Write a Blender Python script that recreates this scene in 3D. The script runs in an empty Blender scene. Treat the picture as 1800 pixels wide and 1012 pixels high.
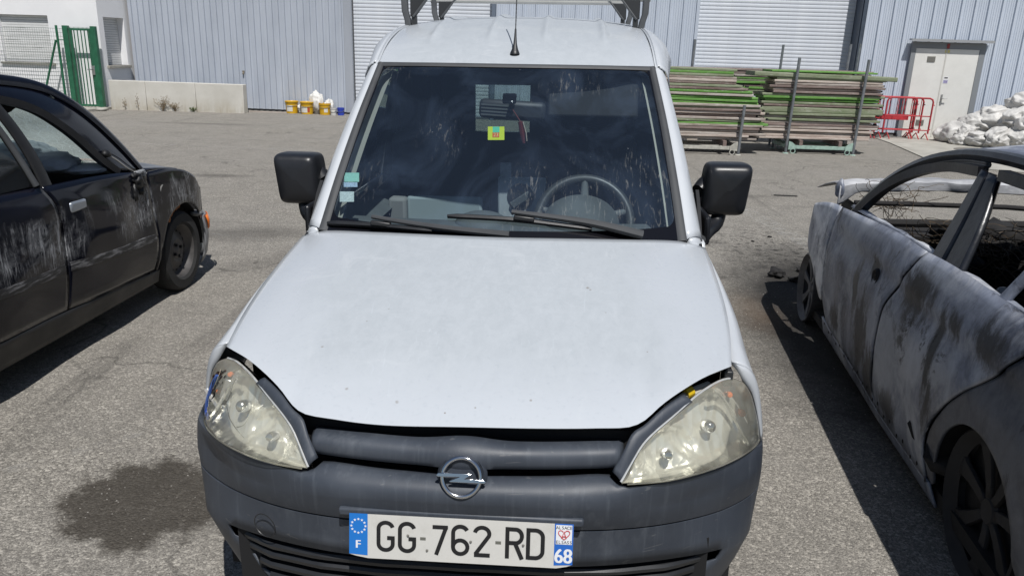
import bpy, bmesh, math, random
import numpy as np
from mathutils import Vector, Matrix, Euler

# ------------------------------------------------------------------ camera, sky, sun, exposure
scene = bpy.context.scene
COL = scene.collection
PITCH, ROLL, EYE, FPX = math.radians(17.2), math.radians(1.8), 1.618, 1350.0
_c, _s = math.cos(PITCH), math.sin(PITCH)
_fwd, _rt, _up = np.array([0, _c, -_s]), np.array([1.0, 0, 0]), np.array([0, _s, _c])
_cr, _sr = math.cos(ROLL), math.sin(ROLL)
C_R, C_U, C_F = _rt * _cr + _up * _sr, _up * _cr - _rt * _sr, _fwd
C_P = np.array([0.0, 0.0, EYE])
cam_d = bpy.data.cameras.new('camera')
cam_d.sensor_width = 36.0
cam_d.lens = 36.0 * FPX / 1800.0
cam_d.clip_start, cam_d.clip_end = 0.02, 2000.0
cam = bpy.data.objects.new('camera', cam_d)
M = Matrix.Identity(4)
for i in range(3):
    M[i][0], M[i][1], M[i][2], M[i][3] = C_R[i], C_U[i], -C_F[i], C_P[i]
cam.matrix_world = M
COL.objects.link(cam)
scene.camera = cam

SUN_DIR = Vector((-0.15, 0.54, -1.0)).normalized()      # the way the light travels
world = bpy.data.worlds.new('World')
scene.world = world
world.use_nodes = True
wn = world.node_tree
sky = wn.nodes.new('ShaderNodeTexSky')
sky.sky_type = 'NISHITA'
sky.sun_disc = False
sky.sun_elevation = math.asin(-SUN_DIR.z)
sky.sun_rotation = math.atan2(-SUN_DIR.x, -SUN_DIR.y)
sky.air_density, sky.dust_density, sky.ozone_density = 1.0, 0.6, 1.2
wn.links.new(sky.outputs[0], wn.nodes['Background'].inputs[0])
wn.nodes['Background'].inputs[1].default_value = 0.058
sun_d = bpy.data.lights.new('sun', 'SUN')
sun_d.energy = 4.5
sun_d.angle = math.radians(0.53)
sun_d.color = (1.0, 0.975, 0.94)
sun = bpy.data.objects.new('sun', sun_d)
sun.rotation_euler = SUN_DIR.to_track_quat('-Z', 'Y').to_euler()
sun.location = (2, -6, 12)
COL.objects.link(sun)
scene.view_settings.view_transform = 'Standard'
scene.view_settings.look = 'None'
scene.view_settings.exposure = 0.0
scene.view_settings.gamma = 1.0
scene.view_settings.use_curve_mapping = False
scene.cycles.max_bounces = 10
scene.cycles.transparent_max_bounces = 16
scene.cycles.caustics_reflective = False
scene.cycles.caustics_refractive = False
scene.cycles.sample_clamp_indirect = 6.0

rnd = random.Random(7)

# ------------------------------------------------------------------ curves and meshes
def A(*p): return np.array(p, float)

def crv(pts, n):
    """smooth curve through pts, n points evenly spaced along it"""
    P = np.asarray(pts, float)
    if len(P) == 2:
        t = np.linspace(0, 1, n)[:, None]
        return P[0] * (1 - t) + P[1] * t
    d = np.maximum(np.linalg.norm(np.diff(P, axis=0), axis=1), 1e-9) ** 0.7
    k = np.concatenate([[0], np.cumsum(d)])
    T = np.zeros_like(P)
    for i in range(len(P)):
        if i == 0: T[i] = (P[1] - P[0]) / (k[1] - k[0])
        elif i == len(P) - 1: T[i] = (P[-1] - P[-2]) / (k[-1] - k[-2])
        else:
            a, b = k[i] - k[i - 1], k[i + 1] - k[i]
            T[i] = ((P[i] - P[i - 1]) / a * b + (P[i + 1] - P[i]) / b * a) / (a + b)
    fine = []
    for i in range(len(P) - 1):
        h = k[i + 1] - k[i]
        for t in np.linspace(0, 1, 24, endpoint=False):
            fine.append((2*t**3-3*t**2+1)*P[i] + (t**3-2*t**2+t)*h*T[i] + (-2*t**3+3*t**2)*P[i+1] + (t**3-t**2)*h*T[i+1])
    fine.append(P[-1])
    return resamp(np.array(fine), n)

def resamp(F, n):
    F = np.asarray(F, float)
    s = np.concatenate([[0], np.cumsum(np.linalg.norm(np.diff(F, axis=0), axis=1))])
    q = np.linspace(0, s[-1], n)
    return np.stack([np.interp(q, s, F[:, j]) for j in range(F.shape[1])], 1)

def coons(c0, c1, d0, d1):
    nu, nv = len(c0), len(d0)
    u = np.linspace(0, 1, nu)[:, None, None]
    v = np.linspace(0, 1, nv)[None, :, None]
    S = (1 - v) * c0[:, None] + v * c1[:, None] + (1 - u) * d0[None] + u * d1[None]
    B = (1-u)*(1-v)*c0[0] + u*(1-v)*c0[-1] + (1-u)*v*c1[0] + u*v*c1[-1]
    return S - B

def ss(a, b, x):
    t = np.clip((x - a) / (b - a), 0, 1)
    return t * t * (3 - 2 * t)

class MB:
    def __init__(s): s.v, s.f, s.m = [], [], []
    def add(s, vs, fs, mi=0):
        o = len(s.v)
        s.v += [tuple(map(float, p)) for p in vs]
        s.f += [tuple(i + o for i in f) for f in fs]
        s.m += [mi] * len(fs)
        return s
    def box(s, x0, x1, y0, y1, z0, z1, R=None, at=None, mi=0):
        vs = [A(x, y, z) for z in (z0, z1) for y in (y0, y1) for x in (x0, x1)]
        if R is not None: vs = [np.array(R @ Vector(p)) for p in vs]
        if at is not None: vs = [p + np.asarray(at, float) for p in vs]
        return s.add(vs, [(0,2,3,1),(4,5,7,6),(0,1,5,4),(2,6,7,3),(0,4,6,2),(1,3,7,5)], mi)
    def grid(s, G, flip=False, mi=0, close_u=False):
        G = np.asarray(G); nu, nv = G.shape[:2]
        fs = []
        for i in range(nu if close_u else nu - 1):
            for j in range(nv - 1):
                a, b = i * nv + j, ((i + 1) % nu) * nv + j
                q = (a, b, b + 1, a + 1)
                fs.append(q[::-1] if flip else q)
        return s.add(G.reshape(-1, 3), fs, mi)
    def tube(s, pts, r, n=8, cap=True, mi=0, ref=None, ph=0.0, asp=1.0):
        P = np.asarray(pts, float)
        rs = np.full(len(P), r) if np.isscalar(r) else np.asarray(r, float)
        T = np.gradient(P, axis=0)
        T /= np.maximum(np.linalg.norm(T, axis=1), 1e-9)[:, None]
        ref = A(0, 0, 1) if ref is None else np.asarray(ref, float)
        if abs(T[0] @ ref) > .9: ref = A(1, 0, 0)
        X = np.cross(T[0], ref); X /= np.linalg.norm(X)
        rings = []
        for i in range(len(P)):
            X = X - T[i] * (X @ T[i]); X /= max(np.linalg.norm(X), 1e-9)
            Y = np.cross(T[i], X)
            rings.append([P[i] + rs[i] * (math.cos(a + ph) * X * asp + math.sin(a + ph) * Y) for a in np.arange(n) * 2 * math.pi / n])
        vs = [p for ring in rings for p in ring]
        fs = [(i*n+j, i*n+(j+1) % n, (i+1)*n+(j+1) % n, (i+1)*n+j) for i in range(len(P)-1) for j in range(n)]
        if cap: fs += [tuple(range(n))[::-1], tuple((len(P)-1)*n + j for j in range(n))]
        return s.add(vs, fs, mi)
    def lathe(s, prof, n=24, M=None, mi=0, a0=0, a1=2*math.pi):
        """prof: (radius, height) pairs about z"""
        full = abs(a1 - a0 - 2 * math.pi) < 1e-6
        an = a0 + (a1 - a0) * np.arange(n if full else n + 1) / n
        vs = []
        for a in an:
            for r, z in prof:
                p = Vector((r * math.cos(a), r * math.sin(a), z))
                vs.append(np.array(M @ p) if M is not None else np.array(p))
        k, m = len(prof), len(an)
        fs = [(i*k+j, ((i+1) % m)*k+j, ((i+1) % m)*k+j+1, i*k+j+1) for i in range(m if full else m-1) for j in range(k-1)]
        return s.add(vs, fs, mi)
    def prism(s, poly, depth, fn, mi=0):
        """poly 2D, fn(a, b, d) -> 3D; d runs 0..depth"""
        n = len(poly)
        vs = [fn(a, b, 0) for a, b in poly] + [fn(a, b, depth) for a, b in poly]
        fs = [tuple(range(n)), tuple(range(2*n-1, n-1, -1))] + [(i, i+n, (i+1) % n+n, (i+1) % n) for i in range(n)]
        return s.add(vs, fs, mi)
    def build(s, name, mat, parent=None, smooth=35, solid=None, bevel=None, subd=0, fixn=True, offset=-1):
        me = bpy.data.meshes.new(name)
        me.from_pydata(s.v, [], s.f)
        for m in (mat if isinstance(mat, (list, tuple)) else [mat]): me.materials.append(m)
        me.polygons.foreach_set('material_index', s.m)
        if fixn:
            bm = bmesh.new(); bm.from_mesh(me)
            bmesh.ops.remove_doubles(bm, verts=bm.verts, dist=1e-5)
            bmesh.ops.recalc_face_normals(bm, faces=bm.faces)
            bm.to_mesh(me); bm.free()
        if smooth:
            me.polygons.foreach_set('use_smooth', [True] * len(me.polygons))
            me.set_sharp_from_angle(angle=math.radians(smooth))
        me.update()
        o = bpy.data.objects.new(name, me)
        COL.objects.link(o)
        if parent is not None: o.parent = parent
        if solid:
            m = o.modifiers.new('thickness', 'SOLIDIFY'); m.thickness = solid; m.offset = offset
        if bevel:
            m = o.modifiers.new('bevel', 'BEVEL'); m.width = bevel; m.segments = 2; m.limit_method = 'ANGLE'; m.angle_limit = math.radians(40)
        if subd:
            m = o.modifiers.new('subdivision', 'SUBSURF'); m.levels = m.render_levels = subd
        return o

def tag(o, label, cat, group=None):
    o['label'] = label; o['category'] = cat
    if group: o['group'] = group
    return o
def struct(o): o['kind'] = 'structure'; return o
def stuff(o): o['kind'] = 'stuff'; return o
def empty(name, loc=(0, 0, 0), rot=(0, 0, 0)):
    o = bpy.data.objects.new(name, None)
    o.empty_display_size = .1
    o.location = loc; o.rotation_euler = rot
    COL.objects.link(o)
    return o
def dup(o, parent=None):
    c = o.copy(); COL.objects.link(c); c.parent = parent
    for ch in o.children: dup(ch, c)
    return c

def rays(px, py):
    return (px - 900) / FPX * C_R - (py - 506) / FPX * C_U + C_F

# ------------------------------------------------------------------ materials
class NT:
    def __init__(s, name):
        s.m = bpy.data.materials.new(name); s.m.use_nodes = True
        s.t = s.m.node_tree; s.p = s.t.nodes['Principled BSDF']; s.out = s.t.nodes['Material Output']
        s._co = None
    def n(s, typ, **kw):
        nd = s.t.nodes.new('ShaderNode' + typ)
        for k, v in kw.items():
            if k.startswith('_'): setattr(nd, k[1:], v)
        for k, v in kw.items():
            if k.startswith('_'): continue
            key = int(k[1:]) if k[0] == 'i' and k[1:].isdigit() else k.replace('__', ' ')
            s.set(nd.inputs[key], v)
        return nd
    def set(s, inp, v):
        if isinstance(v, bpy.types.NodeSocket): s.t.links.new(v, inp)
        elif isinstance(v, bpy.types.Node): s.t.links.new(v.outputs[0], inp)
        else:
            if isinstance(v, (tuple, list)) and inp.type == 'RGBA' and len(v) == 3: v = (*v, 1)
            inp.default_value = v
    def co(s, scale=None, loc=None, rot=None, kind='Object'):
        c = s.n('TexCoord').outputs[kind]
        if scale is None and loc is None and rot is None: return c
        mp = s.n('Mapping', Vector=c)
        if scale is not None: mp.inputs['Scale'].default_value = scale if isinstance(scale, (tuple, list)) else (scale,) * 3
        if loc is not None: mp.inputs['Location'].default_value = loc
        if rot is not None: mp.inputs['Rotation'].default_value = rot
        return mp.outputs[0]
    def noise(s, sc, det=4, ro=.55, co=None, dist=0):
        return s.n('TexNoise', Vector=co if co is not None else s.co(), Scale=sc, Detail=det, Roughness=ro, Distortion=dist).outputs[0]
    def vor(s, sc, co=None, feat='F1', out=0):
        return s.n('TexVoronoi', _feature=feat, Vector=co if co is not None else s.co(), Scale=sc).outputs[out]
    def ramp(s, fac, *stops):
        r = s.n('ValToRGB', Fac=fac)
        e = r.color_ramp.elements
        while len(e) < len(stops): e.new(0.5)
        for k, (p, c) in enumerate(stops):
            e[k].position = p
            e[k].color = (c, c, c, 1) if np.isscalar(c) else (*c, 1)
        return r.outputs[0]
    def mix(s, f, a, b, mode='MIX'):
        return s.n('MixRGB', _blend_type=mode, Fac=f, Color1=a, Color2=b).outputs[0]
    def math(s, op, a, b=0.0):
        return s.n('Math', _operation=op, i0=a, i1=b).outputs[0]
    def mul(s, a, b): return s.math('MULTIPLY', a, b)
    def sep(s, v): return s.n('SeparateXYZ', Vector=v).outputs
    def bump(s, h, st=.3, d=.01):
        s.set(s.p.inputs['Normal'], s.n('Bump', Strength=st, Distance=d, Height=h).outputs[0]); return s
    def base(s, c): s.set(s.p.inputs['Base Color'], c); return s
    def pset(s, **kw):
        for k, v in kw.items(): s.set(s.p.inputs[k.replace('__', ' ')], v)
        return s
    def near(s, cx, cy, r0, r1, sx=1.0, sy=1.0, rot=0, wob=0, wsc=3):
        """mask: 1 inside r0 of (cx, cy), 0 outside r1, wobbling edge"""
        v = s.n('Mapping', _vector_type='TEXTURE', Vector=s.co())
        v.inputs['Location'].default_value = (cx, cy, 0)
        v.inputs['Rotation'].default_value = (0, 0, rot)
        v.inputs['Scale'].default_value = (sx, sy, 1)
        x = s.sep(v.outputs[0])
        d = s.math('SQRT', s.math('ADD', s.mul(x[0], x[0]), s.mul(x[1], x[1])))
        if wob: d = s.math('ADD', d, s.mul(s.math('SUBTRACT', s.noise(wsc, 5, .6), .5), wob))
        mr = s.n('MapRange', Value=d, i1=r1, i2=r0, i3=0.0, i4=1.0)
        return mr.outputs[0]

def pm(name, col, rough=.5, metal=0., var=0., vsc=6., bump=0., bsc=60., spec=.5, coat=0.):
    """plain principled material with slow colour variation and fine relief"""
    t = NT(name)
    if var:
        f = t.noise(vsc, 5, .6)
        t.base(t.mix(t.ramp(f, (.3, 0), (.7, 1)), tuple(max(0, c * (1 - var)) for c in col), tuple(min(1, c * (1 + var)) for c in col)))
        t.set(t.p.inputs['Roughness'], t.ramp(f, (.3, max(0, rough - .08)), (.7, min(1, rough + .1))))
    else:
        t.base((*col, 1)); t.pset(Roughness=rough)
    t.pset(Metallic=metal, Specular__IOR__Level=spec, Coat__Weight=coat)
    if bump: t.bump(t.noise(bsc, 4, .6), bump, .004)
    return t.m

# ------------------------------------------------------------------ ground
def asphalt():
    t = NT('asphalt')
    co = t.co()
    cell = t.n('TexVoronoi', Vector=co, Scale=105.0)
    grain = t.n('SeparateColor', Color=cell.outputs['Color']).outputs[0]
    cell2 = t.n('TexVoronoi', Vector=co, Scale=240.0)
    grain2 = t.n('SeparateColor', Color=cell2.outputs['Color']).outputs[1]
    c = t.ramp(grain, (.0, (0.082, 0.077, 0.067)), (.40, (0.175, 0.163, 0.145)), (.75, (0.248, 0.231, 0.205)), (1, (0.568, 0.533, 0.469)))
    c2 = t.ramp(grain2, (.0, (0.103, 0.095, 0.084)), (.5, (0.218, 0.203, 0.178)), (1, (0.532, 0.497, 0.432)))
    c = t.mix(.5, c, c2)
    big = t.noise(.55, 5, .6)
    c = t.mix(t.ramp(big, (.35, 0.0), (.7, .40)), c, (0.272, 0.258, 0.237), 'MIX')
    mid = t.noise(3.2, 6, .65)
    c = t.mix(t.ramp(mid, (.45, .0), (.78, .42)), c, (0.121, 0.114, 0.104))
    st = t.n('TexNoise', Vector=t.co(scale=(.5, 6, 1), rot=(0, 0, .2)), Scale=1.3, Detail=5.0).outputs[0]
    c = t.mix(t.ramp(st, (.58, 0), (.74, .30)), c, (0.091, 0.085, 0.080))
    oil = t.near(-1.33, 2.44, .80, 1.04, .285, .33, 0.55, 1.0, 9)
    c = t.mix(t.mul(oil, .80), c, (.030, .024, .017))
    for cx, cy, sx, sy, k, ro in ((-2.35, 6.6, .75, .35, .45, .2), (-3.75, 9.6, .45, .16, .5, .1), (-1.7, 5.8, .6, .3, .25, .6), (-6.2, 15.8, 1.5, .2, .35, 0), (2.9, 9.3, .5, .12, .3, .4)):
        c = t.mix(t.mul(t.near(cx, cy, .35, 1.1, sx, sy, ro, .6, 3), k), c, (.04, .037, .034))
    soot = t.near(2.25, 4.6, .55, 1.0, 1.0, 2.5, -.1, .35, 2.5)
    c = t.mix(t.mul(soot, .88), c, (.012, .011, .011))
    speck = t.mul(t.near(2.35, 6.6, .2, 1.1, .75, 1.3, -.2, .5, 4), t.ramp(t.noise(14, 5, .7), (.52, 0), (.60, 1)))
    c = t.mix(t.mul(speck, .85), c, (.02, .019, .018))
    rust = t.near(1.62, 4.85, .2, 1.1, .20, .5, -.1, .9, 6)
    c = t.mix(t.mul(rust, .22), c, (.20, .125, .07))
    ck = t.vor(.42, t.n('VectorMath', _operation='ADD', i0=t.co(), i1=t.n('TexNoise', Vector=t.co(), Scale=1.7, Detail=6.0).outputs['Color']).outputs[0], 'DISTANCE_TO_EDGE')
    c = t.mix(t.mul(t.ramp(ck, (.0012, 1), (.006, 0)), t.mul(t.ramp(t.noise(.6, 3), (.45, 0), (.55, 1)), .55)), c, (.035, .033, .03))
    tm = t.noise(1.1, 4, .6, t.co(scale=(5, .22, 1), rot=(0, 0, .12)), .4)
    c = t.mix(t.mul(t.ramp(tm, (.60, 0), (.72, 1)), .28), c, (.05, .047, .044))
    t.base(c)
    t.pset(Roughness=t.mix(oil, (.92, .92, .92), (.55, .55, .55)), Specular__IOR__Level=.25)
    h = t.math('ADD', t.mul(cell.outputs['Distance'], -1.0), t.mul(cell2.outputs['Distance'], -.5))
    t.bump(h, .75, .006)
    return t.m
ground = MB().box(-160, 160, -120, 200, -.4, 0).build('asphalt_ground', asphalt(), smooth=0)
struct(ground)

def worn_paint(name, col=(.62, .61, .57), lo=.42, hi=.62, dens=.8):
    t = NT(name)
    t.base((*col, 1)); t.pset(Roughness=.8)
    f = t.ramp(t.math('ADD', t.mul(t.noise(9, 6, .75), .7), t.mul(t.noise(70, 3, .6), .35)), (lo, 0), (hi, dens))
    tr = t.n('BsdfTransparent')
    t.set(t.out.inputs[0], t.n('MixShader', Fac=f, i1=tr, i2=t.p).outputs[0])
    return t.m
WORN = worn_paint('worn_road_paint', (.50, .49, .46), .50, .72, .55)
WORN2 = worn_paint('faint_road_paint', (.42, .41, .385), .50, .78, .4)
WORN3 = worn_paint('worn_scuffed_paint', (.46, .45, .42), .50, .66, .6)
def line_mark(pts, w, m, z=.004):
    P = crv([A(x, y, z) for x, y in pts], 24)
    T = np.gradient(P, axis=0); S = np.stack([-T[:, 1], T[:, 0], T[:, 2] * 0], 1)
    S /= np.linalg.norm(S, axis=1)[:, None]
    o = MB().grid(np.stack([P - S * w / 2, P + S * w / 2], 1)).build('painted_line', m, smooth=0)
    return struct(o)
line_mark([(-10.5, 12.7), (-6.28, 12.41), (-3.13, 12.22), (1.8, 11.9)], .11, WORN)
line_mark([(2.1, 11.8), (2.40, 9.6), (2.60, 7.9), (2.72, 6.3)], .20, WORN3)
line_mark([(-3.3, 6.9), (-2.4, 6.45), (-1.55, 6.25)], .05, WORN2)
line_mark([(-3.0, 1.7), (-1.95, 2.6), (-1.45, 3.1), (-1.1, 3.9)], .06, WORN2)

conc = NT('pale_concrete')
_f = conc.noise(2.2, 6, .65)
conc.base(conc.mix(conc.ramp(_f, (.35, 0), (.7, 1)), (.30, .285, .25), (.43, .415, .37)))
conc.pset(Roughness=.9); conc.bump(conc.noise(55, 5, .6), .35, .006)
CONC = conc.m
ap = MB()
ap.prism([(7.9, 17.3), (7.75, 16.2), (7.05, 12.9), (9.5, 11.2), (16, 9.5), (30, 9.5), (30, 15.9), (20, 16.8), (9.0, 17.85)], .012, lambda a, b, d: A(a, b, .004 + d))
apron = struct(ap.build('concrete_apron', CONC, smooth=0))
mh = MB().lathe([(0, .018), (.40, .018), (.40, .0165), (.46, .019), (.46, .0)], 32, Matrix.Translation((9.05, 15.2, 0))).build('manhole_cover', pm('cover_iron', (.16, .15, .135), .8, .2, .3, 30, .4, 40), smooth=30)
tag(mh, 'round iron manhole cover set in the concrete apron before the white door', 'manhole cover')

# ------------------------------------------------------------------ warehouse
BETA = math.atan(.095)
def clad_mat(name, a, b):
    t = NT(name)
    x = t.co(scale=(1.0, 1.0, .22))
    f = t.noise(2.4, 5, .6, x)
    c = t.mix(t.ramp(f, (.35, 0), (.7, 1)), a, b)
    streak = t.noise(9, 4, .6, t.co(scale=(3, 3, .12)))
    c = t.mix(t.ramp(streak, (.58, 0), (.78, .22)), c, (.30, .29, .27))
    t.base(c); t.pset(Roughness=.48, Specular__IOR__Level=.4, Metallic=.0)
    t.bump(t.noise(1.3, 3, .5, t.co(scale=(1, 1, .6))), .12, .02)
    return t.m
CLAD_L = clad_mat('cladding_blue_grey', (.390, .425, .485), (.475, .512, .575))
CLAD_R = clad_mat('cladding_pale_blue', (.48, .53, .61), (.56, .61, .69))
FLASH = clad_mat('cladding_flashing', (.33, .355, .40), (.39, .415, .46))
DARKFILL = pm('jamb_shade_and_backing', (.055, .072, .10), .5, 0, .2)
wh = empty('warehouse', (0, 18.72, 0), (0, 0, -BETA))
tag(wh, 'long blue-grey metal clad warehouse across the back of the yard', 'warehouse')

def sheet_mesh(name, prof, z0, z1, mat):
    b = MB()
    G = np.array([[A(u, y, z) for z in (z0, z1)] for u, y in prof])
    b.grid(G)
    return b.build(name, mat, wh, smooth=0, fixn=False, solid=.004)
def ribbed(w, per, kind):
    pts = []
    n = int(round(w / per))
    for k in range(n):
        u = k * per
        if kind == 'L':      # close narrow ribs
            pts += [(u, 0), (u + per*.26, 0), (u + per*.29, -.042), (u + per*.67, -.042), (u + per*.70, 0)]
        else:                # one tall rib, two low beads
            pts += [(u, 0), (u + .012, -.040), (u + .042, -.040), (u + .054, 0)]
            for q in (.36, .52, .70, .86):
                pts += [(u + per*q - .007, 0), (u + per*q, -.008), (u + per*q + .007, 0)]
    pts.append((n * per, 0))
    return pts
def lay_sheets(u0, u1, w, per, kind, mat, z0=.05, z1=6.2):
    n = int(math.ceil((u1 - u0) / w - 1e-6))
    w = (u1 - u0) / n
    nper = max(1, int(round(w / per)))
    first = None
    for k in range(n):
        if first is None:
            first = sheet_mesh('cladding_sheet', [(a, b) for a, b in ribbed(w, w / nper, kind)], z0, z1, mat)
            o = first
        else:
            o = first.copy(); COL.objects.link(o)
        o.location = (u0 + k * w, rnd.uniform(-.002, .002), 0)
lay_sheets(-9.53, -4.18, .89, .148, 'L', CLAD_L)
lay_sheets(-.57, 3.96, .91, .302, 'R', CLAD_R)
lay_sheets(7.63, 16.0, .87, .29, 'R', CLAD_R, .07)
MB().box(-4.18, -3.99, -.03, .25, .04, 6.2).build('corner_flashing', FLASH, wh, bevel=.006)
MB().box(-.66, -.57, -.05, .25, 0, 6.2).build('door_post', pm('post_blue_grey', (.14, .17, .22), .5), wh)
MB().box(3.96, 4.03, -.035, .52, 0, 6.2).build('corner_flashing', CLAD_R, wh)
MB().box(7.56, 7.63, -.035, .52, 0, 6.2).build('door_jamb', DARKFILL, wh)  # jamb coloured dark: the shade on its inner face is in the colour
MB().box(7.535, 7.555, .0, .50, 0, 4.4).build('door_guide', DARKFILL, wh)  # same dark colour carries the shade of the jamb face
MB().box(-9.6, 16, .02, .06, 0, .05).build('base_trim', pm('base_trim', (.12, .12, .12), .8), wh)
for u0, u1 in ((-9.53, -3.99), (-.57, 3.96), (7.63, 16.0)):
    MB().box(u0, u1, .035, .25, 0, 6.2).build('wall', pm('inner_wall', (.2, .21, .22), .9), wh, smooth=0)
MB().box(-9.53, 16, .6, 14, 0, 6.15).build('hall_body', pm('hall_body', (.25, .27, .3), .8), wh, smooth=0)
MB().box(-9.7, 16.2, -.12, 14.1, 6.2, 6.45).build('roof', pm('roof_sheet', (.35, .37, .4), .6), wh, smooth=0)

SLAT = clad_mat('roller_slat_white', (.60, .635, .69), (.68, .71, .755))
def roller(u0, u1, y, name_top):
    r = empty('roller_door', (u0, y, 0)); r.parent = wh
    w, h = u1 - u0, .083
    prof = [(0, .0), (.003, -.008), (.010, -.0115), (.040, -.013), (.070, -.0125), (.0775, -.009), (.0795, .0), (.083, .001)]
    b = MB().grid(np.array([[A(u, yy, z) for z, yy in prof] for u in (0, w)]), flip=True)
    first = b.build('slat', SLAT, r, smooth=40, fixn=False)
    for k in range(52):
        o = first if k == 0 else first.copy()
        if k: COL.objects.link(o)
        o.location = (0, rnd.uniform(-.0015, .0015), .05 + k * h)
    MB().box(0, w, -.03, .02, 0, .05).build('bottom_bar', FLASH, r)
    MB().box(-.02, w + .02, .012, .05, 0, 4.4).build('backing', DARKFILL, r, smooth=0)
    MB().box(u0, u1, -.02, .3, 4.36, 6.2).build('header_panel', CLAD_R, wh, smooth=0)
    return r
roller(-3.98, -.66, .14, 'a')
roller(4.035, 7.53, .46, 'b')

# double door with canopy
DW = NT('door_off_white')
_f = DW.noise(3, 6, .7)
_z = DW.sep(DW.co())[2]
_d = DW.math('MULTIPLY', DW.ramp(_z, (.0, 1), (.55, 0)), DW.ramp(DW.noise(7, 5, .7), (.42, 0), (.62, 1)))
_c = DW.mix(DW.ramp(_f, (.4, 0), (.75, 1)), (.69, .685, .65), (.76, .755, .72))
DW.base(DW.mix(DW.mul(_d, .35), _c, (.34, .31, .25))); DW.pset(Roughness=.55)
dd = empty('double_door', (0, -.05, 0)); dd.parent = wh
MB().box(8.70, 10.24, .0, .05, 0, 2.06).build('door_recess', pm('recess_grey', (.20, .215, .23), .7), dd, smooth=0)
fr = MB()
fr.box(8.69, 8.785, -.04, .02, 0, 2.05); fr.box(10.125, 10.24, -.04, .02, 0, 2.05); fr.box(8.785, 10.125, -.04, .02, 1.925, 2.05)
fr.build('frame', pm('frame_grey', (.22, .235, .25), .6), dd)
for u0, u1 in ((8.79, 9.437), (9.443, 10.12)):
    MB().box(u0, u1, -.035, .015, .015, 1.92).build('leaf', DW.m, dd, bevel=.004)
MB().box(9.425, 9.452, -.041, -.034, .02, 1.91).build('meeting_strip', pm('strip', (.55, .54, .5), .5), dd)
GV = pm('vent_grey', (.30, .29, .26), .6, .3)
for u, z in ((9.14, 1.70), (9.14, .33)):
    v = MB().box(u - .085, u + .085, -.046, -.034, z - .06, z + .06).build('vent', GV, dd, bevel=.003)
    for k in range(5): MB().box(u - .078, u + .078, -.052, -.045, z - .05 + k*.022, z - .04 + k*.022).build('vent_slat', GV, v)
ALU = pm('brushed_aluminium', (.45, .45, .44), .35, .9)
hb = MB().box(9.487, 9.525, -.048, -.034, .73, .96).build('handle_plate', ALU, dd, bevel=.003)
MB().tube([A(9.505, -.045, .87), A(9.505, -.085, .87), A(9.52, -.095, .87), A(9.61, -.095, .87)], .010, 8).build('handle', ALU, hb)
MB().box(9.47, 9.58, -.0375, -.034, 1.19, 1.34).build('notice', pm('paper', (.72, .72, .72), .7), dd, smooth=0)
MB().box(9.48, 9.57, -.040, -.0375, 1.20, 1.262).build('notice_picture', pm('notice_blue', (.30, .28, .45), .7, 0, .6, 60), dd, smooth=0)
MB().box(9.49, 9.56, -.040, -.0375, 1.30, 1.325).build('notice_text', pm('notice_ink', (.05, .05, .06), .7, 0, .6, 90), dd, smooth=0)
MB().box(9.40, 9.50, -.040, -.034, 1.84, 1.90).build('warning_sticker', pm('sticker_yellow', (.68, .60, .22), .6), dd, smooth=0)
MB().box(9.42, 9.475, -.05, -.036, 1.93, 2.03).build('red_catch', pm('red_catch', (.28, .04, .04), .5), dd)
cn = MB(); cn.box(8.62, 10.34, -.16, .0, 2.085, 2.115); cn.box(8.62, 10.34, -.165, -.15, 2.06, 2.115)
cn.build('canopy', pm('canopy_grey', (.36, .37, .38), .55, .3), dd)
for u in np.arange(7.9, 13.5, 1.16):
    MB().box(u, u + .02, -.05, -.036, 1.43, 1.455).build('cladding_bolt', GV, wh)
hk = MB(); hk.box(-6.73, -6.68, -.07, -.02, .90, .94); hk.tube([A(-6.705, -.06, .90), A(-6.705, -.09, .86)], .02, 8)
hk.build('wall_bracket', pm('bracket_brown', (.18, .15, .11), .7), wh)

# ------------------------------------------------------------------ white office building (left)
RW = NT('white_render')
_f = RW.noise(1.5, 6, .65)
RW.base(RW.mix(RW.ramp(_f, (.35, 0), (.7, 1)), (.80, .80, .81), (.86, .86, .865))); RW.pset(Roughness=.92)
RW.bump(RW.noise(120, 4, .6), .3, .004)
ob = empty('white_building', (0, 18.72, 0), (0, 0, -BETA))
tag(ob, 'white rendered office building with closed shutters at the left edge', 'building')
F0, F1 = -1.12, -9.60           # front plane (y), right-hand corner (u)
W0, W1, WZ0, WZ1 = -12.06, -10.83, 1.0, 2.05
b = MB()
b.box(-20, W0, F0, 6, 0, 6); b.box(W1, F1, F0, F0 + .16, 0, 6); b.box(W0, W1, F0, F0 + .16, 0, WZ0); b.box(W0, W1, F0, F0 + .16, WZ1, 6)
b.build('front_wall', RW.m, ob, smooth=0)
S0, S1, SZ0, SZ1 = -.93, -.12, .98, 2.06     # side window: y range on the return wall
b = MB()
b.box(F1 - .22, F1, F0 + .16, S0, 0, 6); b.box(F1 - .22, F1, S1, .45, 0, 6); b.box(F1 - .22, F1, S0, S1, 0, SZ0); b.box(F1 - .22, F1, S0, S1, SZ1, 6)
b.build('side_wall', RW.m, ob, smooth=0)
MB().box(-12.2, F1 - .25, F0 + .25, .45, 0, 5.9).build('core', pm('core', (.3, .3, .3), .9), ob, smooth=0)
MB().box(-20.1, F1 + .06, F0 - .06, 6.1, 6.0, 6.3).build('roof', pm('roof_edge', (.5, .5, .5), .7), ob, smooth=0)
SH = pm('shutter_white', (.66, .665, .66), .5, 0, .05)
w = empty('window'); w.parent = ob
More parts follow.
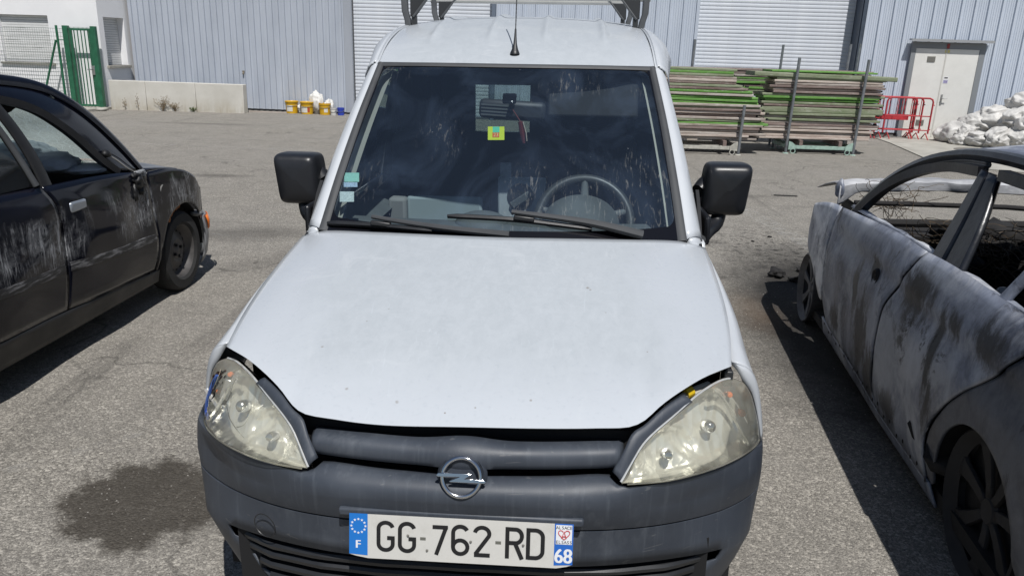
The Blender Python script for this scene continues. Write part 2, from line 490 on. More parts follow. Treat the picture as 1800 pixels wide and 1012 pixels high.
for k in range(19):
    MB().box(W0, W1, F0 + .088 + (k % 2) * .0005, F0 + .10, WZ0 + .005 + k * .055, WZ0 + .056 + k * .055).build('shutter_slat', SH, w, bevel=.006)
MB().box(W0, W1, F0 + .11, F0 + .15, WZ0, WZ1).build('window_backing', DARKFILL, w, smooth=0)
MB().box(W0 - .06, W1 + .06, F0 - .05, F0 + .09, WZ0 - .045, WZ0).build('sill', CONC, w, bevel=.006)
w = empty('window'); w.parent = ob
for k in range(20):
    MB().box(F1 - .175, F1 - .162, S0, S1, SZ0 + .005 + k * .054, SZ0 + .055 + k * .054).build('shutter_slat', SH, w, bevel=.006)
MB().box(F1 - .21, F1 - .18, S0, S1, SZ0, SZ1).build('window_backing', DARKFILL, w, smooth=0)
MB().box(F1 - .16, F1 + .06, S0 - .05, S1 + .05, SZ0 - .06, SZ0).build('sill', CONC, w, bevel=.006)
MB().box(-11.6, -9.5, F0 - 1.2, F0 - .001, .004, .05).build('doorstep', CONC, ob, smooth=0)

# ------------------------------------------------------------------ low concrete wall
LWM = NT('stained_concrete')
_z = LWM.sep(LWM.co())[2]
_c = LWM.mix(LWM.ramp(LWM.noise(1.6, 6, .65), (.35, 0), (.7, 1)), (.52, .50, .45), (.62, .60, .55))
_s = LWM.mul(LWM.ramp(_z, (.05, 1), (.35, 0)), LWM.ramp(LWM.noise(4, 6, .7, LWM.co(scale=(1, 1, .3))), (.38, 0), (.62, 1)))
LWM.base(LWM.mix(LWM.mul(_s, .55), _c, (.30, .245, .15))); LWM.pset(Roughness=.9)
LWM.bump(LWM.noise(40, 5, .6), .25, .006)
lw = empty('low_wall', (0, 18.72, 0), (0, 0, -BETA))
tag(lw, 'low pale concrete wall standing in front of the blue-grey cladding', 'wall')
def lwp(a, z, d): return A(-9.45 + a * 3.09, -1.25 + a * .34 + d, z)
for a0, a1 in ((0, .268), (.271, .64), (.643, 1)):
    b = MB()
    vs = [lwp(a, z, d) for a in (a0, a1) for z in (-.05, .665 - .012 * a) for d in (0, .2)]
    b.add(vs, [(0,1,3,2),(4,6,7,5),(0,4,5,1),(2,3,7,6),(0,2,6,4),(1,5,7,3)])
    b.build('panel', LWM.m, lw, bevel=.008)

# ------------------------------------------------------------------ green gate and fence
GREEN = pm('green_paint', (.020, .115, .060), .4, 0, .25, 8)
gt = empty('gate', (0, 18.72, 0), (0, 0, -BETA))
tag(gt, 'green steel bar gate with a spiked top rail by the white building', 'gate')
gy = -1.42
for u0, u1 in ((-10.27, -10.15), (-9.60, -9.49)):
    MB().box(u0, u1, gy - .05, gy + .05, 0, 1.84).build('post', GREEN, gt, bevel=.006)
for z in (1.74, .07): MB().box(-10.13, -9.62, gy - .02, gy + .02, z, z + .045).build('rail', GREEN, gt)
for u in (-10.12, -9.66): MB().box(u, u + .045, gy - .02, gy + .02, .115, 1.74).build('stile', GREEN, gt)
for k in range(5): MB().tube([A(-10.02 + k * .083, gy, .115), A(-10.02 + k * .083, gy, 1.74)], .012, 8).build('bar', GREEN, gt)
for k in range(16): MB().add([A(-10.12 + k*.031, gy, 1.785), A(-10.10 + k*.031, gy, 1.785), A(-10.11 + k*.031, gy, 1.825), A(-10.11 + k*.031, gy + .008, 1.785)], [(0,1,2), (1,3,2), (3,0,2)]).build('spike', GREEN, gt, smooth=0)
lk = MB().box(-9.68, -9.60, gy - .045, gy + .045, .78, .98).build('lock', ALU, gt, bevel=.008)
MB().tube([A(-9.64, gy - .04, .9), A(-9.64, gy - .10, .9), A(-9.74, gy - .10, .9)], .011, 8).build('handle', ALU, lk)

fe = empty('mesh_fence', (0, 18.72, 0), (0, 0, -BETA))
tag(fe, 'green wire mesh fence with a slanting brace left of the gate', 'fence')
fy = -1.40
for u in (-10.45, -12.9, -15.3): MB().tube([A(u, fy, 0), A(u, fy, 1.84)], .028, 10).build('post', GREEN, fe)
MB().tube([A(-10.49, fy - .01, 1.52), A(-11.05, fy - .01, .05)], .024, 8).build('brace', GREEN, fe)
MB().tube([A(-10.45, fy, 1.53), A(-10.25, fy, 1.53)], .008, 6).build('tie_bar', GREEN, fe)
wm = MB()
for z in np.arange(.06, 1.80, .085):
    u = np.linspace(-15.3, -10.28, 30)
    wm.tube(np.stack([u, np.full(30, fy), z + .012 * np.sin(u * 2.1 + z * 3)], 1), .0030, 4, False)
for u in np.arange(-15.3, -10.28, .056): wm.tube([A(u, fy, .06), A(u + .004, fy, 1.78)], .0024, 4, False)
stuff(wm.build('wire_mesh', pm('green_wire', (.10, .14, .115), .5, .3), fe, smooth=0, fixn=False))

# ------------------------------------------------------------------ scaffold decks on racks
from mathutils import noise as mn
def deck_mat(name, a, b, spl=.25, rust=.25):
    t = NT(name)
    oi = t.n('ObjectInfo').outputs['Random']
    co = t.n('VectorMath', _operation='ADD', i0=t.co(scale=(.35, 1, 2.5)), i1=t.n('CombineXYZ', X=t.mul(oi, 37.0), Y=t.mul(oi, 11.0)).outputs[0]).outputs[0]
    f = t.noise(5, 6, .7, co)
    c = t.mix(t.ramp(f, (.35, 0), (.68, 1)), a, b)
    c = t.mix(t.mul(t.ramp(t.noise(11, 5, .7, co), (.52, 0), (.66, 1)), rust), c, (.10, .055, .045))
    c = t.mix(t.mul(t.ramp(t.noise(23, 4, .75, co), (.58, 0), (.66, 1)), spl), c, (.62, .60, .56))
    t.base(c); t.pset(Roughness=.78)
    t.bump(t.noise(30, 5, .6, co), .4, .006)
    return t.m
DK = {'green': deck_mat('deck_bright_green', (.085, .22, .035), (.15, .33, .075), .35, .35),
      'moss': deck_mat('deck_faded_green', (.15, .19, .10), (.30, .32, .23), .35, .45),
      'brown': deck_mat('deck_reddish_brown', (.145, .10, .088), (.29, .235, .21), .4, .5),
      'grey': deck_mat('deck_weathered_grey', (.25, .20, .165), (.50, .46, .42), .5, .4),
      'pale': deck_mat('deck_pale_pink', (.36, .29, .25), (.60, .53, .47), .6, .35)}
DLAB = {'green': 'bright green', 'moss': 'faded mossy green', 'brown': 'rusty brown', 'grey': 'weathered grey', 'pale': 'pale pinkish'}
HOOK = pm('hook_black', (.035, .034, .033), .6, .3, .3, 30)
def deck_mesh(L, W, T):
    g = T * .22
    sec = [(.006, 0), (W, 0), (W, T), (.006, T), (.0, T*.82), (0, T*.18)]
    b = MB()
    b.prism(sec, L, lambda y, z, d: A(d, y, z))
    return b
_dm = {}
ORD = ['bottom', 'second', 'third', 'fourth', 'fifth', 'sixth', 'seventh', 'eighth', 'ninth', 'tenth', 'eleventh', 'twelfth', 'thirteenth', 'fourteenth', 'fifteenth', 'sixteenth', 'seventeenth', 'eighteenth', 'nineteenth', 'twentieth', 'twenty-first', 'twenty-second']
def nth(k): return ORD[k] + (' of' if k == 0 else ' from the bottom of')
def deck(x0, x1, y, z, T, col, where, W=.58, tilt=0, yaw=0):
    key = (round(x1 - x0, 1), T)
    if key not in _dm:
        o = deck_mesh(x1 - x0, W, T).build('scaffold_deck', DK[col], smooth=0, bevel=None)
        _dm[key] = o.data
    else:
        me = _dm[key]
        o = bpy.data.objects.new('scaffold_deck', me); COL.objects.link(o)
    o.material_slots[0].link = 'OBJECT'; o.material_slots[0].material = DK[col]
    o.location = (x0, y, z); o.rotation_euler = (0, tilt, yaw)
    tag(o, DLAB[col] + ' scaffold deck, ' + where, 'scaffold deck', 'stacked scaffold decks')
    L = x1 - x0
    for q in (.10, .40):
        h = MB().box(L, L + rnd.uniform(.02, .05), q - .03, q + .035, T*.15, T*.9).build('end_hook', HOOK, o, smooth=0)
    return o
# right stack
z = .245
cols = ['pale','pale','grey','pale','grey','brown','pale','moss','grey','moss','MID','brown','moss','green','green','moss','brown','pale','brown','grey','pale','moss']
for k, c in enumerate(cols):
    T = .040
    if c == 'MID': T, c = .098, 'moss'
    x1 = 6.42 + rnd.uniform(-.06, .06) - (.10 if k in (0, 1) else 0)
    deck(4.30 + rnd.uniform(-.05, .08) + (.16 if k > 15 else 0), x1, 13.97 + rnd.uniform(-.02, .02), z, T, c, nth(k) + ' the right-hand stack', tilt=rnd.uniform(-.004, .004), yaw=rnd.uniform(-.012, .012))
    z += T + .006
deck(4.12, 6.62, 13.95, z, .075, 'moss', 'lying on top of the right-hand stack and jutting past it', tilt=.014)
deck(4.45, 6.30, 14.05, z + .076, .03, 'green', 'tucked under the top of the right-hand stack')
# left stack
z = .24
cols = ['grey','pale','grey','grey','brown','grey','green','moss','grey','brown','pale','brown','moss','grey']
for k, c in enumerate(cols):
    deck(1.75 + rnd.uniform(-.1, .1), 4.22 + rnd.uniform(-.10, .10) - (.14 if k < 2 else 0), 13.50 + rnd.uniform(-.02, .02), z, .041, c, nth(k) + ' the left-hand stack behind the van', tilt=rnd.uniform(-.004, .004), yaw=rnd.uniform(-.01, .01))
    z += .0435
for k, c in enumerate(['green', 'green', 'green', 'grey', 'green', 'brown', 'moss']):
    deck(1.72 + rnd.uniform(-.1, .1), 4.16 - k * .045 + rnd.uniform(-.05, .05), 13.52, z + .004 * k, .040, c, nth(k) + ' the left-hand stack middle part', tilt=.004 + .0045 * (7 - k) / 7, yaw=rnd.uniform(-.015, .015))
    z += .0425
for k, c in enumerate(['brown', 'pale', 'grey', 'moss', 'green', 'moss']):
    deck(1.80, 3.66 + rnd.uniform(-.03, .03), 13.55, z + .028, .040, c, nth(k) + ' the left-hand stack top part', tilt=.006, yaw=rnd.uniform(-.01, .01))
    z += .0425
# back stack on bearers
bz = .95
for k, c in enumerate(['grey', 'moss', 'green', 'brown', 'green', 'moss', 'green', 'grey', 'brown', 'brown']):
    deck(2.9 + rnd.uniform(-.1, .1), 6.68 + rnd.uniform(-.12, .1), 15.15 + rnd.uniform(-.02, .02), bz, .042, c, nth(k) + ' the rear stack', tilt=rnd.uniform(-.006, .004), W=.62)
    bz += .046
GALV = pm('galvanised_post', (.22, .235, .25), .5, .55, .25, 12, .2, 40)
GALV2 = pm('painted_beam_turquoise', (.30, .42, .36), .6, 0, .25, 15)
GALV3 = pm('painted_beam_beige', (.42, .41, .36), .6, 0, .25, 15)
def rack(x0, x1, y0, y1, hf, hb, beam, label, lean=0.0, both=True):
    r = empty('stacking_rack', (x0, y0, 0))
    W, D = x1 - x0, y1 - y0
    tag(r, label, 'rack', 'stacking racks for the scaffold decks')
    for x, y, h in ((0, 0, hf), (W, 0, hf), (0, D, hb), (W, D, hb)):
        p = MB().tube([A(x, y, .0), A(x + lean * .4, y, h*.5), A(x + lean, y, h)], .026, 10).build('post', GALV, r)
        MB().lathe([(0, .014), (.03, .014), (.055, .004), (.055, 0)], 14, Matrix.Translation((x, y, 0))).build('foot', beam, p)
    for y in (0, D):
        MB().box(.03, W - .03, y - .02, y + .02, .085, .145).build('beam', beam, r, bevel=.004)
        for sx, x in ((1, .03), (-1, W - .03)):
            g = MB().prism([(0, .07), (.13, .085), (.13, .145), (.06, .20), (0, .22)], .02, lambda a, b_, d, x=x, sx=sx, y=y: A(x + sx * a, y - .035 + d, b_)).build('gusset', beam, r)
            cx = x + sx * .085
            MB().tube([A(cx + .042 * math.cos(t), y - .03, .045 + .042 * math.sin(t)) for t in np.linspace(1.9, 7.3, 16)], .009, 6).build('hook', beam, g)
    for x in (0, W): MB().box(x - .02, x + .02, .03, D - .03, .10, .16).build('side_beam', beam, r, bevel=.004)
    for x in (.25, W - .25): MB().box(x - .03, x + .03, -.02, D + .02, .146, .236).build('bearer', DK['brown'], r)
    return r
rack(4.81, 6.01, 13.88, 14.62, 1.64, 1.2, GALV2, 'turquoise-beamed rack with two tall posts holding the right-hand stack', .03)
rack(2.45, 3.83, 13.40, 14.15, .84, .84, GALV3, 'beige-beamed rack with short posts under the left-hand stack', .02)
rk = rack(3.4, 6.45, 15.82, 16.4, 1.92, 1.2, GALV3, 'rear rack whose tall posts rise behind the stacks', .03)
for x in (3.4, 6.3):
    tag(MB().box(x - .1, x + .1, 15.1, 15.8, .0, .948).build('timber_bearer', DK['grey'], smooth=0), 'grey timber bearer under the rear stack, ' + ('left one' if x < 5 else 'right one'), 'timber')
for xx, hh in ((4.90, 1.86), (6.33, 1.92)):
    tag(MB().tube([A(xx, 15.10, 0), A(xx + .03, 15.10, hh)], .024, 8).build('steel_post', GALV), 'grey steel post standing at the ' + ('left' if xx < 5.5 else 'right') + ' before the roller door', 'post')

# ------------------------------------------------------------------ red barriers
RED = pm('red_paint', (.40, .030, .040), .5, 0, .25, 8)
def barrier(x, y, yaw, label, w=.98, plate=False):
    r = empty('crowd_barrier', (x, y, .005), (0, 0, yaw))
    tag(r, label, 'barrier', 'red barriers by the white door')
    h, z0, q = .88, .13, .08
    loop = [A(0, 0, z0), A(0, 0, h - q), A(.025, 0, h - .025), A(q, 0, h), A(w - q, 0, h), A(w - .025, 0, h - .025), A(w, 0, h - q), A(w, 0, z0)]
    MB().tube(loop, .019, 8).build('frame', RED, r)
    for z in (.50, .20): MB().tube([A(0, 0, z), A(w, 0, z)], .012, 8).build('rail', RED, r)
    for xx in np.linspace(.25, w - .25, 2 if not plate else 4): MB().tube([A(xx, 0, .50), A(xx, 0, h)], .008, 6).build('bar', RED, r)
    if plate: MB().box(.12, w - .12, -.008, .008, .40, .52).build('board', RED, r)
    for xx in (.1, w - .05):
        MB().tube([A(xx, -.17, .0), A(xx, -.15, .02), A(xx, 0, .14), A(xx, .15, .02), A(xx, .17, .0)], .013, 6).build('foot', pm('foot_red', (.35, .03, .035), .5), r)
    for z in (.22, .74): MB().tube([A(w, 0, z), A(w + .04, 0, z)], .012, 6).build('hinge', RED, r)
    return r
barrier(8.00, 17.15, -.02, 'red tubular barrier nearest the yard, right of the stacked decks')
barrier(7.72, 17.27, .03, 'red barrier with a solid middle board, in the middle of the nest', plate=True)
barrier(7.84, 17.21, .01, 'red barrier second from the yard in the nest by the cladding')
barrier(7.68, 17.33, -.02, 'red barrier fourth from the yard in the nest by the cladding')
barrier(7.78, 17.39, -.01, 'red barrier nearest the cladding, behind the others')

# ------------------------------------------------------------------ heap of plastic sheeting
PS = NT('crumpled_plastic')
_f = PS.noise(3, 6, .65)
PS.base(PS.mix(PS.ramp(_f, (.35, 0), (.7, 1)), (.44, .43, .41), (.64, .625, .60)))
PS.pset(Roughness=.5, Subsurface__Weight=.0); PS.bump(PS.noise(5, 3, .5, None, 2.5), .25, .05)
PS = PS.m
def lump(name, c, r, seed, mat, sq=(1, 1, .8), amp=.42, sub=4, crease=False):
    bm = bmesh.new()
    bmesh.ops.create_icosphere(bm, subdivisions=sub, radius=1)
    off = Vector((seed * 3.7, seed * 1.9, -seed * 2.3))
    for v in bm.verts:
        p = v.co.copy()
        n1 = mn.fractal(p * 1.3 + off, 1.0, 2.0, 2 if crease else 3)
        rd = 1 - abs(mn.noise(p * 2.6 + off * 1.3)) * 2
        rd2 = 1 - abs(mn.noise(p * 5.5 - off)) * 2
        if crease:
            w3 = p + .35 * Vector((mn.noise(p * 2 + off), mn.noise(p * 2 - off), mn.noise(p * 2 + off * 2)))
            ax = Vector((math.cos(seed), math.sin(seed), math.sin(seed * 2.1))).normalized(); ay = ax.orthogonal()
            rd = 1.2 - 1.6 * abs(math.sin(3.4 * w3.dot(ax) + 4 * mn.noise(p * 1.1 + off)))
            rd2 = 1.1 - 1.6 * abs(math.sin(8.0 * w3.dot(ay) + 5 * mn.noise(p * 1.8 - off)))
        k = 1 + amp * (.55 * n1 + (.26 if crease else .38) * (rd - .5) + (.09 if crease else .20) * (rd2 - .5))
        v.co = Vector((p.x * sq[0], p.y * sq[1], p.z * sq[2])) * k * r
    me = bpy.data.meshes.new(name); bm.to_mesh(me); bm.free()
    me.polygons.foreach_set('use_smooth', [True] * len(me.polygons))
    me.materials.append(mat)
    o = bpy.data.objects.new(name, me); COL.objects.link(o)
    o.location = c
    o.rotation_euler = (0, 0, seed * 1.7)
    return o
r2 = random.Random(3)
hp = []
for k in range(40):
    x = 9.35 + 3.4 * r2.random() ** .9
    y = 15.7 + 1.25 * r2.random()
    top = .12 + .80 * (1 - math.exp(-max(0, x - 9.2) / .9)) * (1 - .5 * abs(y - 16.4))
    zz = r2.uniform(.10, max(.14, top))
    hp.append((x, y, zz, r2.uniform(.19, .40)))
hp += [(9.28, 16.3, .1, .18), (9.5, 16.0, .14, .22), (9.75, 15.8, .2, .26), (10.1, 15.6, .22, .28), (10.6, 15.6, .2, .3), (10.0, 16.5, .55, .3), (10.5, 16.4, .85, .32), (9.72, 16.6, .42, .26)]
for k, (x, y, zz, r) in enumerate(hp):
    zone = 'low at its left end' if x < 9.9 else ('high in the middle' if zz > .5 else 'low along its front') if x < 11 else 'towards its right end'
    tag(lump('plastic_bundle', (x, y, zz), r, k + 1, PS, (1.4, 1.15, .85), .34, 5, True), 'crumpled whitish plastic bundle in the heap beside the door, ' + zone, 'plastic bundle', 'heap of crumpled plastic sheeting')

# ------------------------------------------------------------------ buckets and sack by the cladding
YEL = pm('yellow_plastic', (.62, .36, .015), .4, 0, .1)
BLU = pm('blue_plastic', (.03, .06, .42), .4, 0, .1)
WPL = pm('white_plastic', (.55, .54, .52), .5, 0, .1)
LBL = pm('torn_label', (.70, .68, .62), .8, 0, .12, 30)
REDP = pm('label_red', (.45, .07, .03), .7)
def fpt(u, off, z=0):
    return (u * math.cos(BETA) - off * math.sin(BETA), 18.72 - u * math.sin(BETA) - off * math.cos(BETA), z)
def bucket(u, off, r, h, mat, label, lid=None, lab=None, red=None, rot=0):
    e = empty('bucket', fpt(u, off), (0, 0, rot))
    tag(e, label, 'bucket', 'buckets left against the cladding')
    MB().lathe([(0, .004), (r*.86, .004), (r*.88, .0), (r*.98, h*.86), (r*1.04, h*.86), (r*1.04, h*.90), (r*.99, h*.90), (r, h), (r*.96, h), (r*.90, h*.2), (0, h*.2)], 28).build('body', mat, e, smooth=40)
    if lid: MB().lathe([(0, h*.985), (r*.9, h*.985), (r*.93, h*1.01), (r*1.08, h*1.01), (r*1.09, h*.93), (r*1.05, h*.93)], 28).build('lid', lid, e, smooth=40)
    def wrap(a0, a1, z0, z1, m, nm):
        an = np.linspace(a0, a1, 10)
        MB().grid(np.array([[A((r*.895 + r*.1*z/h*1.05) * math.cos(a), (r*.895 + r*.1*z/h*1.05) * math.sin(a), z) for z in (z0, z1)] for a in an])).build(nm, m, e, fixn=False)
    if lab: wrap(*lab, LBL, 'label')
    if red: wrap(*red, REDP, 'label_band')
    MB().tube([A(r*1.06*math.cos(a), r*1.06*math.sin(a)*.95 - .0, h*.84 - .07*max(0, math.sin(-a))) for a in np.linspace(math.pi, 2*math.pi, 14)], .004, 5).build('wire_handle', GALV, e)
    return e
bucket(-5.44, .30, .150, .285, YEL, 'yellow bucket with a torn white label, leftmost of the row', YEL, (-2.3, -1.2, .05, .19))
bucket(-5.04, .36, .155, .285, YEL, 'yellow lidded bucket with a white label and red band, second of the row', YEL, (-2.5, -1.3, .04, .17), (-1.25, -.9, .05, .16))
bucket(-4.60, .36, .140, .27, YEL, 'yellow bucket with a brown rim stain and small label, nearest the sack', None, (-1.5, -.8, .06, .15))
bucket(-4.21, .36, .085, .175, BLU, 'small blue paint pot at the right end of the bucket row', None)
bucket(-4.37, .42, .075, .165, WPL, 'small white and grey pot beside the blue pot', None, (-2.2, -.9, .03, .12))
SACK = pm('sack_white', (.66, .65, .62), .75, 0, .12, 8, .5, 25)
for u, off, z, r, sq, nm in ((-4.86, .22, .26, .20, (.85, .6, 1.35), 'upright crumpled white sack leaning on the cladding behind the buckets'), (-5.16, .20, .13, .17, (1.1, .6, .8), 'slumped white sack between the first and second yellow buckets'), (-4.55, .20, .18, .16, (1.1, .6, 1.0), 'folded white sack behind the third yellow bucket')):
    tag(lump('sack', fpt(u, off, z), r, abs(u) * 3, SACK, sq, .45), nm, 'sack', 'white sacks by the cladding')

# ------------------------------------------------------------------ weeds, rubble, litter
DRY = pm('dry_stem', (.22, .165, .10), .9, 0, .3)
GRN = pm('weed_green', (.10, .13, .045), .9, 0, .3)
def weed(u, off, h, n, label, m=DRY, spread=.12, seed=0):
    q = random.Random(seed)
    e = empty('weed', fpt(u, off))
    tag(e, label, 'weed', 'dry weeds along the low wall')
    for k in range(n):
        a, s, hh = q.uniform(0, 6.28), q.uniform(.2, 1) * spread, h * q.uniform(.5, 1)
        P = crv([A(0, 0, 0), A(s*.3*math.cos(a), s*.2*math.sin(a), hh*.5), A(s*math.cos(a), -abs(s*.5*math.sin(a)), hh)], 7)
        b = MB().tube(P, np.linspace(.004, .0015, 7), 4)
        for j in range(2, 7):
            d = A(q.uniform(-1, 1), q.uniform(-.6, .2), q.uniform(0, .8)) * .05
            b.tube([P[j], P[j] + d], [.002, .001], 3)
            b.add([P[j] + d, P[j] + d + A(.012, 0, .014), P[j] + d + A(0, 0, .026), P[j] + d + A(-.010, 0, .012)], [(0, 1, 2, 3)])
        b.build('stem', m, e, smooth=0, fixn=False)
weed(-8.23, 1.16, .33, 16, 'bushy dry weed at the foot of the low concrete wall', spread=.20, seed=1)
weed(-7.97, 1.10, .18, 12, 'small brown weed right of the bushy one', spread=.14, seed=2)
weed(-8.80, 1.22, .40, 2, 'single tall dry stalk at the left of the low wall', spread=.03, seed=3)
weed(-9.12, 1.24, .26, 3, 'thin dry stalk near the gate end of the low wall', spread=.05, seed=4)
weed(-7.55, 1.06, .08, 8, 'tiny tuft at the middle of the low wall', GRN, .08, 5)
weed(-10.36, 1.48, .26, 9, 'straggly weed growing at the foot of the gate post', DRY, .14, 6)
q = random.Random(11)
for k in range(9):
    u = -10.1 + k * .085
    s = q.uniform(.04, .09)
    tag(lump('rubble_stone', fpt(u, 1.55 + q.uniform(-.12, .14), s*.35), s, 40 + k, CONC, (1.5, 1, .6), .5, 2), 'pale broken stone on the ground under the green gate', 'stone', 'rubble under the gate')
tag(MB().box(-.52, .52, -.012, .012, 0, .02, Matrix.Rotation(-.05, 3, 'Z'), (-6.05, 18.9, .001)).build('wooden_lath', DK['pale'], smooth=0), 'pale wooden lath lying at the foot of the cladding', 'lath')
tag(MB().box(-.14, .14, -.012, .012, 0, .012, Matrix.Rotation(-.10, 3, 'Z'), (3.33, 9.40, .001)).build('metal_strip', HOOK, smooth=0), 'short black strip lying on the asphalt behind the mirror', 'strip')
CHAR = pm('charred', (.014, .013, .013), .85, 0, .4, 20, .8, 30)
for k, (x, y, s) in enumerate([(2.05, 5.75, .05), (2.18, 5.62, .04), (2.3, 5.9, .03), (2.42, 7.1, .012), (2.2, 6.9, .010)]):
    tag(lump('burnt_debris', (x, y, s*.5), s, 60 + k, CHAR, (1.5, 1, .7), 1.3, 3), 'charred lump on the asphalt ' + ('by the front wheel of the burnt car' if y > 5.3 and y < 6.2 else 'beside the burnt car' if y < 5.3 else 'beyond the burnt car'), 'debris', 'burnt debris on the asphalt')
# loose grit on the near asphalt
gr = MB()
q = random.Random(5)
for k in range(2600):
    y = 1.9 + 6 * q.random() ** 1.6
    x = q.uniform(-.62, .62) * y * 1.1
    s = q.uniform(.0018, .0046)
    vs = [A(x + s*math.cos(a + k), y + s*math.sin(a + k), .0002) for a in (0, 2.1, 4.2)] + [A(x, y, s * .9)]
    gr.add(vs, [(0, 1, 3), (1, 2, 3), (2, 0, 3)])
stuff(gr.build('loose_grit', pm('grit_stone', (.30, .285, .26), .9, 0, .5, 200), smooth=0, fixn=False))
bpy.data.objects['loose_grit']['label'] = 'fine loose grit scattered over the asphalt'
bpy.data.objects['loose_grit']['category'] = 'grit'

# ------------------------------------------------------------------ the white van
VY, VR = math.radians(3.25), math.radians(.875)
van = empty('van', (-.092, 1.533, 0), (0, -VR, -VY))
tag(van, 'white panel van with a dented front, chalky bonnet and grey bumper', 'van')
_Rv = np.array(Euler((0, -VR, -VY)).to_matrix())
_Tv = A(-.092, 1.533, 0)
_Cv = _Rv.T @ (C_P - _Tv)
def vl(px, py, **k):
    """a point seen in the photograph, fixed by one known van coordinate"""
    d = _Rv.T @ rays(px, py)
    (a, v), = k.items(); i = 'xyz'.index(a)
    return _Cv + d * (v - _Cv[i]) / d[i]
def mir(P): P = np.array(P, float); P[..., 0] *= -1; return P
def sym(half):
    """half curve from the middle outwards (right side) -> full curve left to right"""
    H = np.asarray(half, float)
    return np.concatenate([mir(H[:0:-1]), H])

# --- materials
VW = NT('van_white_chalky')
_co = VW.co()
_f = VW.noise(26, 6, .75, VW.co(scale=(1, .6, 1)), .3)
_l = VW.noise(2.6, 4, .5, _co)
_fine = VW.mix(VW.ramp(_f, (.36, 0), (.66, 1)), (.408, .438, .464), (.448, .478, .505))
_x = VW.sep(_co)
_ex = VW.math('ADD', VW.math('ABSOLUTE', _x[0]), VW.mul(VW.math('SUBTRACT', VW.noise(3.5, 5, .6, _co), .5), .28))
_ox = VW.mul(VW.n('MapRange', Value=_ex, i1=.56, i2=.40, i3=0., i4=1.).outputs[0], VW.n('MapRange', Value=VW.math('ADD', _x[1], VW.mul(VW.noise(4, 4, .6, _co), .15)), i1=.20, i2=.38, i3=0., i4=1.).outputs[0])
_c = VW.mix(_ox, (.475, .504, .538, 1), _fine)
_w = VW.noise(5.5, 8, .78, VW.co(scale=(2.4, .7, 1), rot=(0, 0, .6)), .9)
_w2 = VW.noise(3.0, 6, .7, VW.co(scale=(.8, 3.0, 1), rot=(0, 0, .25), loc=(4, 2, 0)), 1.0)
_wm = VW.mul(VW.math('MAXIMUM', VW.ramp(_w, (.56, 0), (.68, 1)), VW.ramp(_w2, (.58, 0), (.68, 1))), VW.ramp(_l, (.42, 0), (.6, 1)))
_c = VW.mix(VW.mul(_wm, .75), _c, (.515, .54, .565))
_g = VW.noise(70, 3, .7, _co)
_c = VW.mix(VW.mul(VW.ramp(_g, (.56, 0), (.72, 1)), .25), _c, (.33, .365, .40))
_sc = VW.noise(6, 3, .5, VW.co(scale=(9, 1.2, 4), rot=(0, 0, .5)), 1.5)
_c = VW.mix(VW.mul(VW.ramp(_sc, (.695, 0), (.705, 1)), .25), _c, (.52, .56, .60))
_v = VW.vor(13, _co)
_c = VW.mix(VW.mul(VW.ramp(_v, (.010, 1), (.026, 0)), VW.mul(VW.ramp(VW.noise(5, 2), (.55, 0), (.6, 1)), .7)), _c, (.12, .10, .08))
for _px, _py, _r, _k in ((.292, .625, .007, .6), (.300, .615, .005, .5), (-.262, .475, .0022, .9), (-.310, .415, .002, .9), (-.30, .16, .005, .45), (-.17, .13, .006, .4), (.02, .115, .003, .7), (-.05, .10, .003, .7), (.15, .14, .004, .5), (.44, .33, .003, .6), (-.40, .30, .004, .5), (.34, .50, .003, .5)):
    _c = VW.mix(VW.mul(VW.near(_px, _py, _r * .4, _r * 1.0, 1, 1, 0, _r * 1.2, 160), _k), _c, (.17, .13, .09))
VW.base(_c)
VW.pset(Roughness=VW.mix(_ox, (.24,) * 3, (.42,) * 3), Specular__IOR__Level=.5, Coat__Weight=.2, Coat__Roughness=.12)
VW.bump(VW.noise(2.0, 3, .5), .04, .02)
VWC = NT('van_white_clean')
_f = VWC.noise(4, 5, .6)
VWC.base(VWC.mix(VWC.ramp(_f, (.4, 0), (.7, 1)), (.505, .53, .56), (.55, .575, .60))); VWC.pset(Roughness=.30, Coat__Weight=.3, Coat__Roughness=.12)
PLA = NT('bumper_plastic')
_co = PLA.co()
_f = PLA.noise(3, 6, .65, _co)
_c = PLA.mix(PLA.ramp(_f, (.35, 0), (.7, 1)), (.034, .041, .054), (.058, .068, .086))
_s = PLA.noise(14, 4, .6, PLA.co(scale=(5, 2, .22)))
_c = PLA.mix(PLA.mul(PLA.ramp(_s, (.54, 0), (.72, 1)), .32), _c, (.105, .12, .14))
_sc = PLA.noise(5, 2, .5, PLA.co(scale=(1.5, 2, 9), rot=(0, .5, 0)), 2)
_c = PLA.mix(PLA.mul(PLA.ramp(_sc, (.70, 0), (.715, 1)), .35), _c, (.17, .17, .17))
_bl = PLA.mul(PLA.ramp(PLA.noise(11, 7, .7, PLA.co(scale=(1, 1, .6))), (.50, 0), (.66, 1)), PLA.ramp(PLA.noise(2.2, 3, .5), (.42, 0), (.58, 1)))
_c = PLA.mix(PLA.mul(_bl, .45), _c, (.12, .132, .15))
PLA.base(_c); PLA.pset(Roughness=PLA.ramp(_f, (.3, .42), (.7, .6)), Specular__IOR__Level=.45)
PLA.bump(PLA.noise(420, 2, .5), .08, .002)
VW, VWC, PLA = VW.m, VWC.m, PLA.m
PLB = pm('black_plastic', (.020, .021, .023), .42, 0, .3, 5, .05, 300)
MIRP = pm('mirror_plastic', (.012, .013, .016), .38, 0, .35, 4, .06, 300)
RUB = pm('grey_rubber', (.050, .053, .057), .6, 0, .2, 6)
DARK = pm('engine_dark', (.008, .008, .009), .9)
CHR = pm('chrome', (.62, .63, .65), .12, 1.0, .15, 9)
REFL = NT('reflector_chrome')
